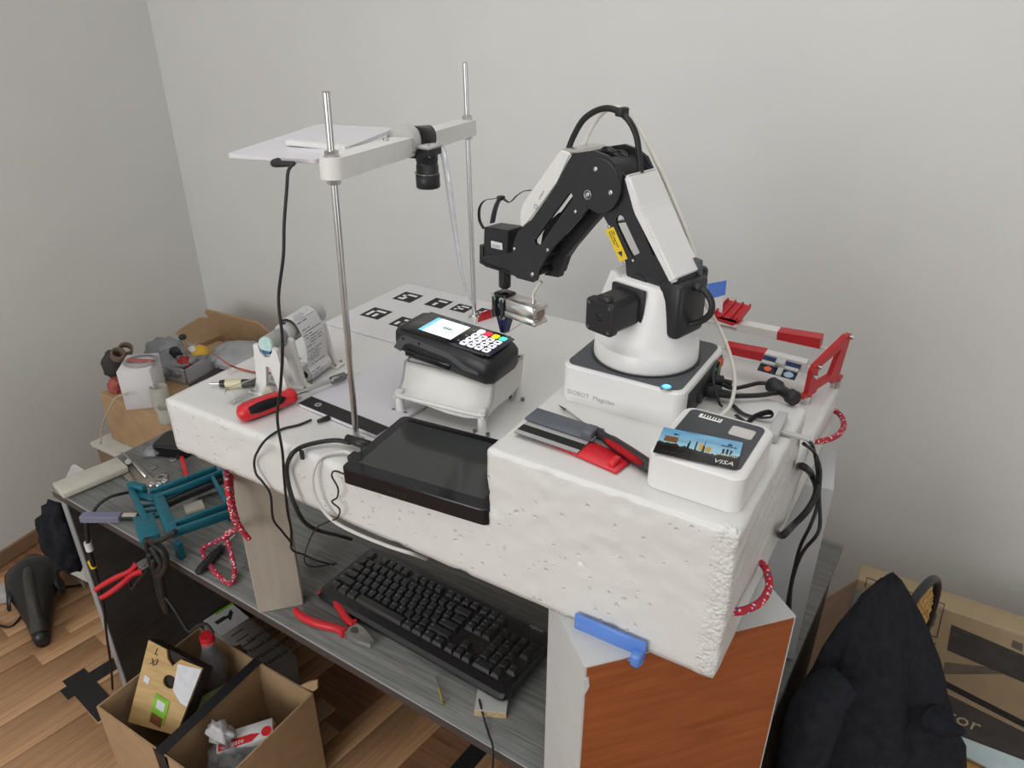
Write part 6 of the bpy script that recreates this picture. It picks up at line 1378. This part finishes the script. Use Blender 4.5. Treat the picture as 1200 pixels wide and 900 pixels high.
# lofted drape: outline in the picture read on the plane y=1.08
LO = [(1021, 687, 1044, 688), (1006, 700, 1056, 701), (992, 716, 1067, 722), (975, 742, 1082, 752), (962, 765, 1092, 778), (948, 792, 1098, 806), (936, 818, 1102, 832), (928, 845, 1110, 858), (924, 880, 1122, 890), (920, 925, 1128, 935), (918, 970, 1130, 980)]
vs = []; fs = []; n = 36
for i, (xa, ya, xb_, yb_) in enumerate(LO):
    a = PY(xa, ya, 1.06); b = PY(xb_, yb_, 1.14); c = (a+b)/2; rx = (b-a)/2; th_ = .035+.055*min(1, i/4)
    for k in range(n):
        t = 2*math.pi*k/n; p = c+rx*math.cos(t)+V((.25, 1, 0)).normalized()*(th_*math.sin(t)*(1+.35*max(0, math.sin(t))))
        f = noise.fractal(V((math.cos(t)*2.2, math.sin(t)*2.2, p.z*4)), 1, 2, 3)*.020+.009*math.sin(7*t+i*.35)*min(1, i/3)
        p += (p-c).normalized()*f*min(1, .3+i/4); vs.append(p)
for i in range(len(LO)-1):
    for k in range(n): fs.append((i*n+k, i*n+(k+1) % n, (i+1)*n+(k+1) % n, (i+1)*n+k))
fs += [tuple(range(n-1, -1, -1)), tuple(range((len(LO)-1)*n, len(LO)*n))]
bb = B(); bb.add(vs, fs, None, 0, True); bmesh.ops.subdivide_edges(bb.bm, edges=bb.bm.edges[:], cuts=1, use_grid_fill=True, smooth=.6); 
for f in bb.bm.faces: f.smooth = True
obj('body', bb, M_cloth, SW)
sl = [PY(985, 800, .99), PY(968, 815, .965), PY(955, 838, .95), PY(945, 870, .945), PY(938, 905, .945), PY(930, 950, .95)]
bb = B(); bb.tube(sl, [.030, .036, .040, .040, .038, .036], 16, 6); obj('sleeve', bb, M_cloth, SW)
bb = B(); bb.tube([PY(966, 806, .962), PY(978, 806, .958), PY(984, 825, .952), PY(983, 850, .948), PY(974, 862, .944)], .0045, 8); obj('cuff_seam', bb, M_cloth, SW)
bb = B(); bb.tube([PY(1090, 842, 1.10), PY(1110, 853, 1.085), PY(1130, 857, 1.075)], [.024, .016, .004], 10); obj('sleeve_end', bb, M_cloth, SW)
# pale blue sheet on the seat
bb = B(); bb.prism([P(1108, 858, .475), P(1200, 893, .475), P(1230, 935, .475), P(1125, 885, .475)], (0, 0, .004)); obj('folded_sheet', bb, mat('pale_blue_sheet', (.46, .55, .57), .5), label='pale blue folded sheet lying behind the cane seat', cat='sheet')
# ================================================================== big printed carton against the wall
yb0 = 1.715; ztop_ = PY(1010, 660, yb0+.07).z; xl = PY(1010, 660, yb0+.07).x
BG = thing('appliance_carton', 'large kraft carton with dark printed panels standing against the wall', 'carton', (xl+.42, yb0+.12, 0))
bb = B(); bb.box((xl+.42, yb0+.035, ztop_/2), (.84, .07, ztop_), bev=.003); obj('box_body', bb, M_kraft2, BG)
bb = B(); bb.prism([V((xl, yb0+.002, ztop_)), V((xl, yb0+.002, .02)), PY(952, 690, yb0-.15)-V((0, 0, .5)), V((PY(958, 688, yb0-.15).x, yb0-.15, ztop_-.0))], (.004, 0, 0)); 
obj('side_flap', bb, M_kraftd, BG)  # the flap's shade is put into its darker cardboard colour
def pr(name, pix, m, off=.0008, th=.0006):
    b = B(); b.prism([PY(x, y, yb0-off) for x, y in pix], (0, th, 0)); return obj(name, b, m, BG)
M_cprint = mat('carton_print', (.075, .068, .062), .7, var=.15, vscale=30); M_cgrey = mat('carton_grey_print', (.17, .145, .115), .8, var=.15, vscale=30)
pr('print_panel', [(1115, 732), (1200, 768), (1290, 806), (1290, 848), (1200, 800), (1110, 762)], M_cprint)
pr('print_panel', [(1107, 776), (1160, 782), (1175, 790), (1105, 790)], M_cgrey)
pr('print_panel', [(1104, 796), (1200, 845), (1290, 891), (1290, 900), (1200, 853), (1103, 803)], M_print_ink)
pr('print_band', [(1095, 806), (1200, 858), (1300, 908), (1300, 985), (1180, 920), (1085, 860)], M_cprint)
pr('print_panel', [(1084, 710), (1098, 720), (1094, 735), (1082, 730)], M_cgrey)
pr('print_panel', [(1187, 750), (1199, 755), (1198, 764), (1185, 758)], M_cgrey)
for a, b_ in (((1016, 677), (1107, 708)), ((1107, 708), (1098, 747)), ((1098, 747), (1080, 741)), ((1016, 677), (1014, 688)), ((1082, 750), (1096, 754)), ((1096, 754), (1092, 768)), ((1116, 737), (1200, 773))):
    p0_, p1_ = PY(*a, yb0-.0008), PY(*b_, yb0-.0008); bb = B(); bb.tube([p0_, p1_], .0012, 4); obj('print_line', bb, M_cprint, BG)
tO = PY(1108, 842, yb0-.0014); tR = PY(1146, 858, yb0-.0014)-tO
bb = B(); bb.text('tor', tO, tR, V((0, 0, 1)), .058, .0003); obj('lettering', bb, mat('tan_lettering', (.50, .42, .30), .8), BG)
# thin panels leaning between desk and carton
bb = B(); bb.box((0, 0, .32), (.012, .30, .64), Mx.Translation((-.045, 1.30, .0)) @ Mx.Rotation(.05, 4, 'Y')); obj('leaning_panel', bb, mat('dark_panel', (.10, .095, .09), .5), label='thin dark panel leaning between the desk end and the carton', cat='panel')
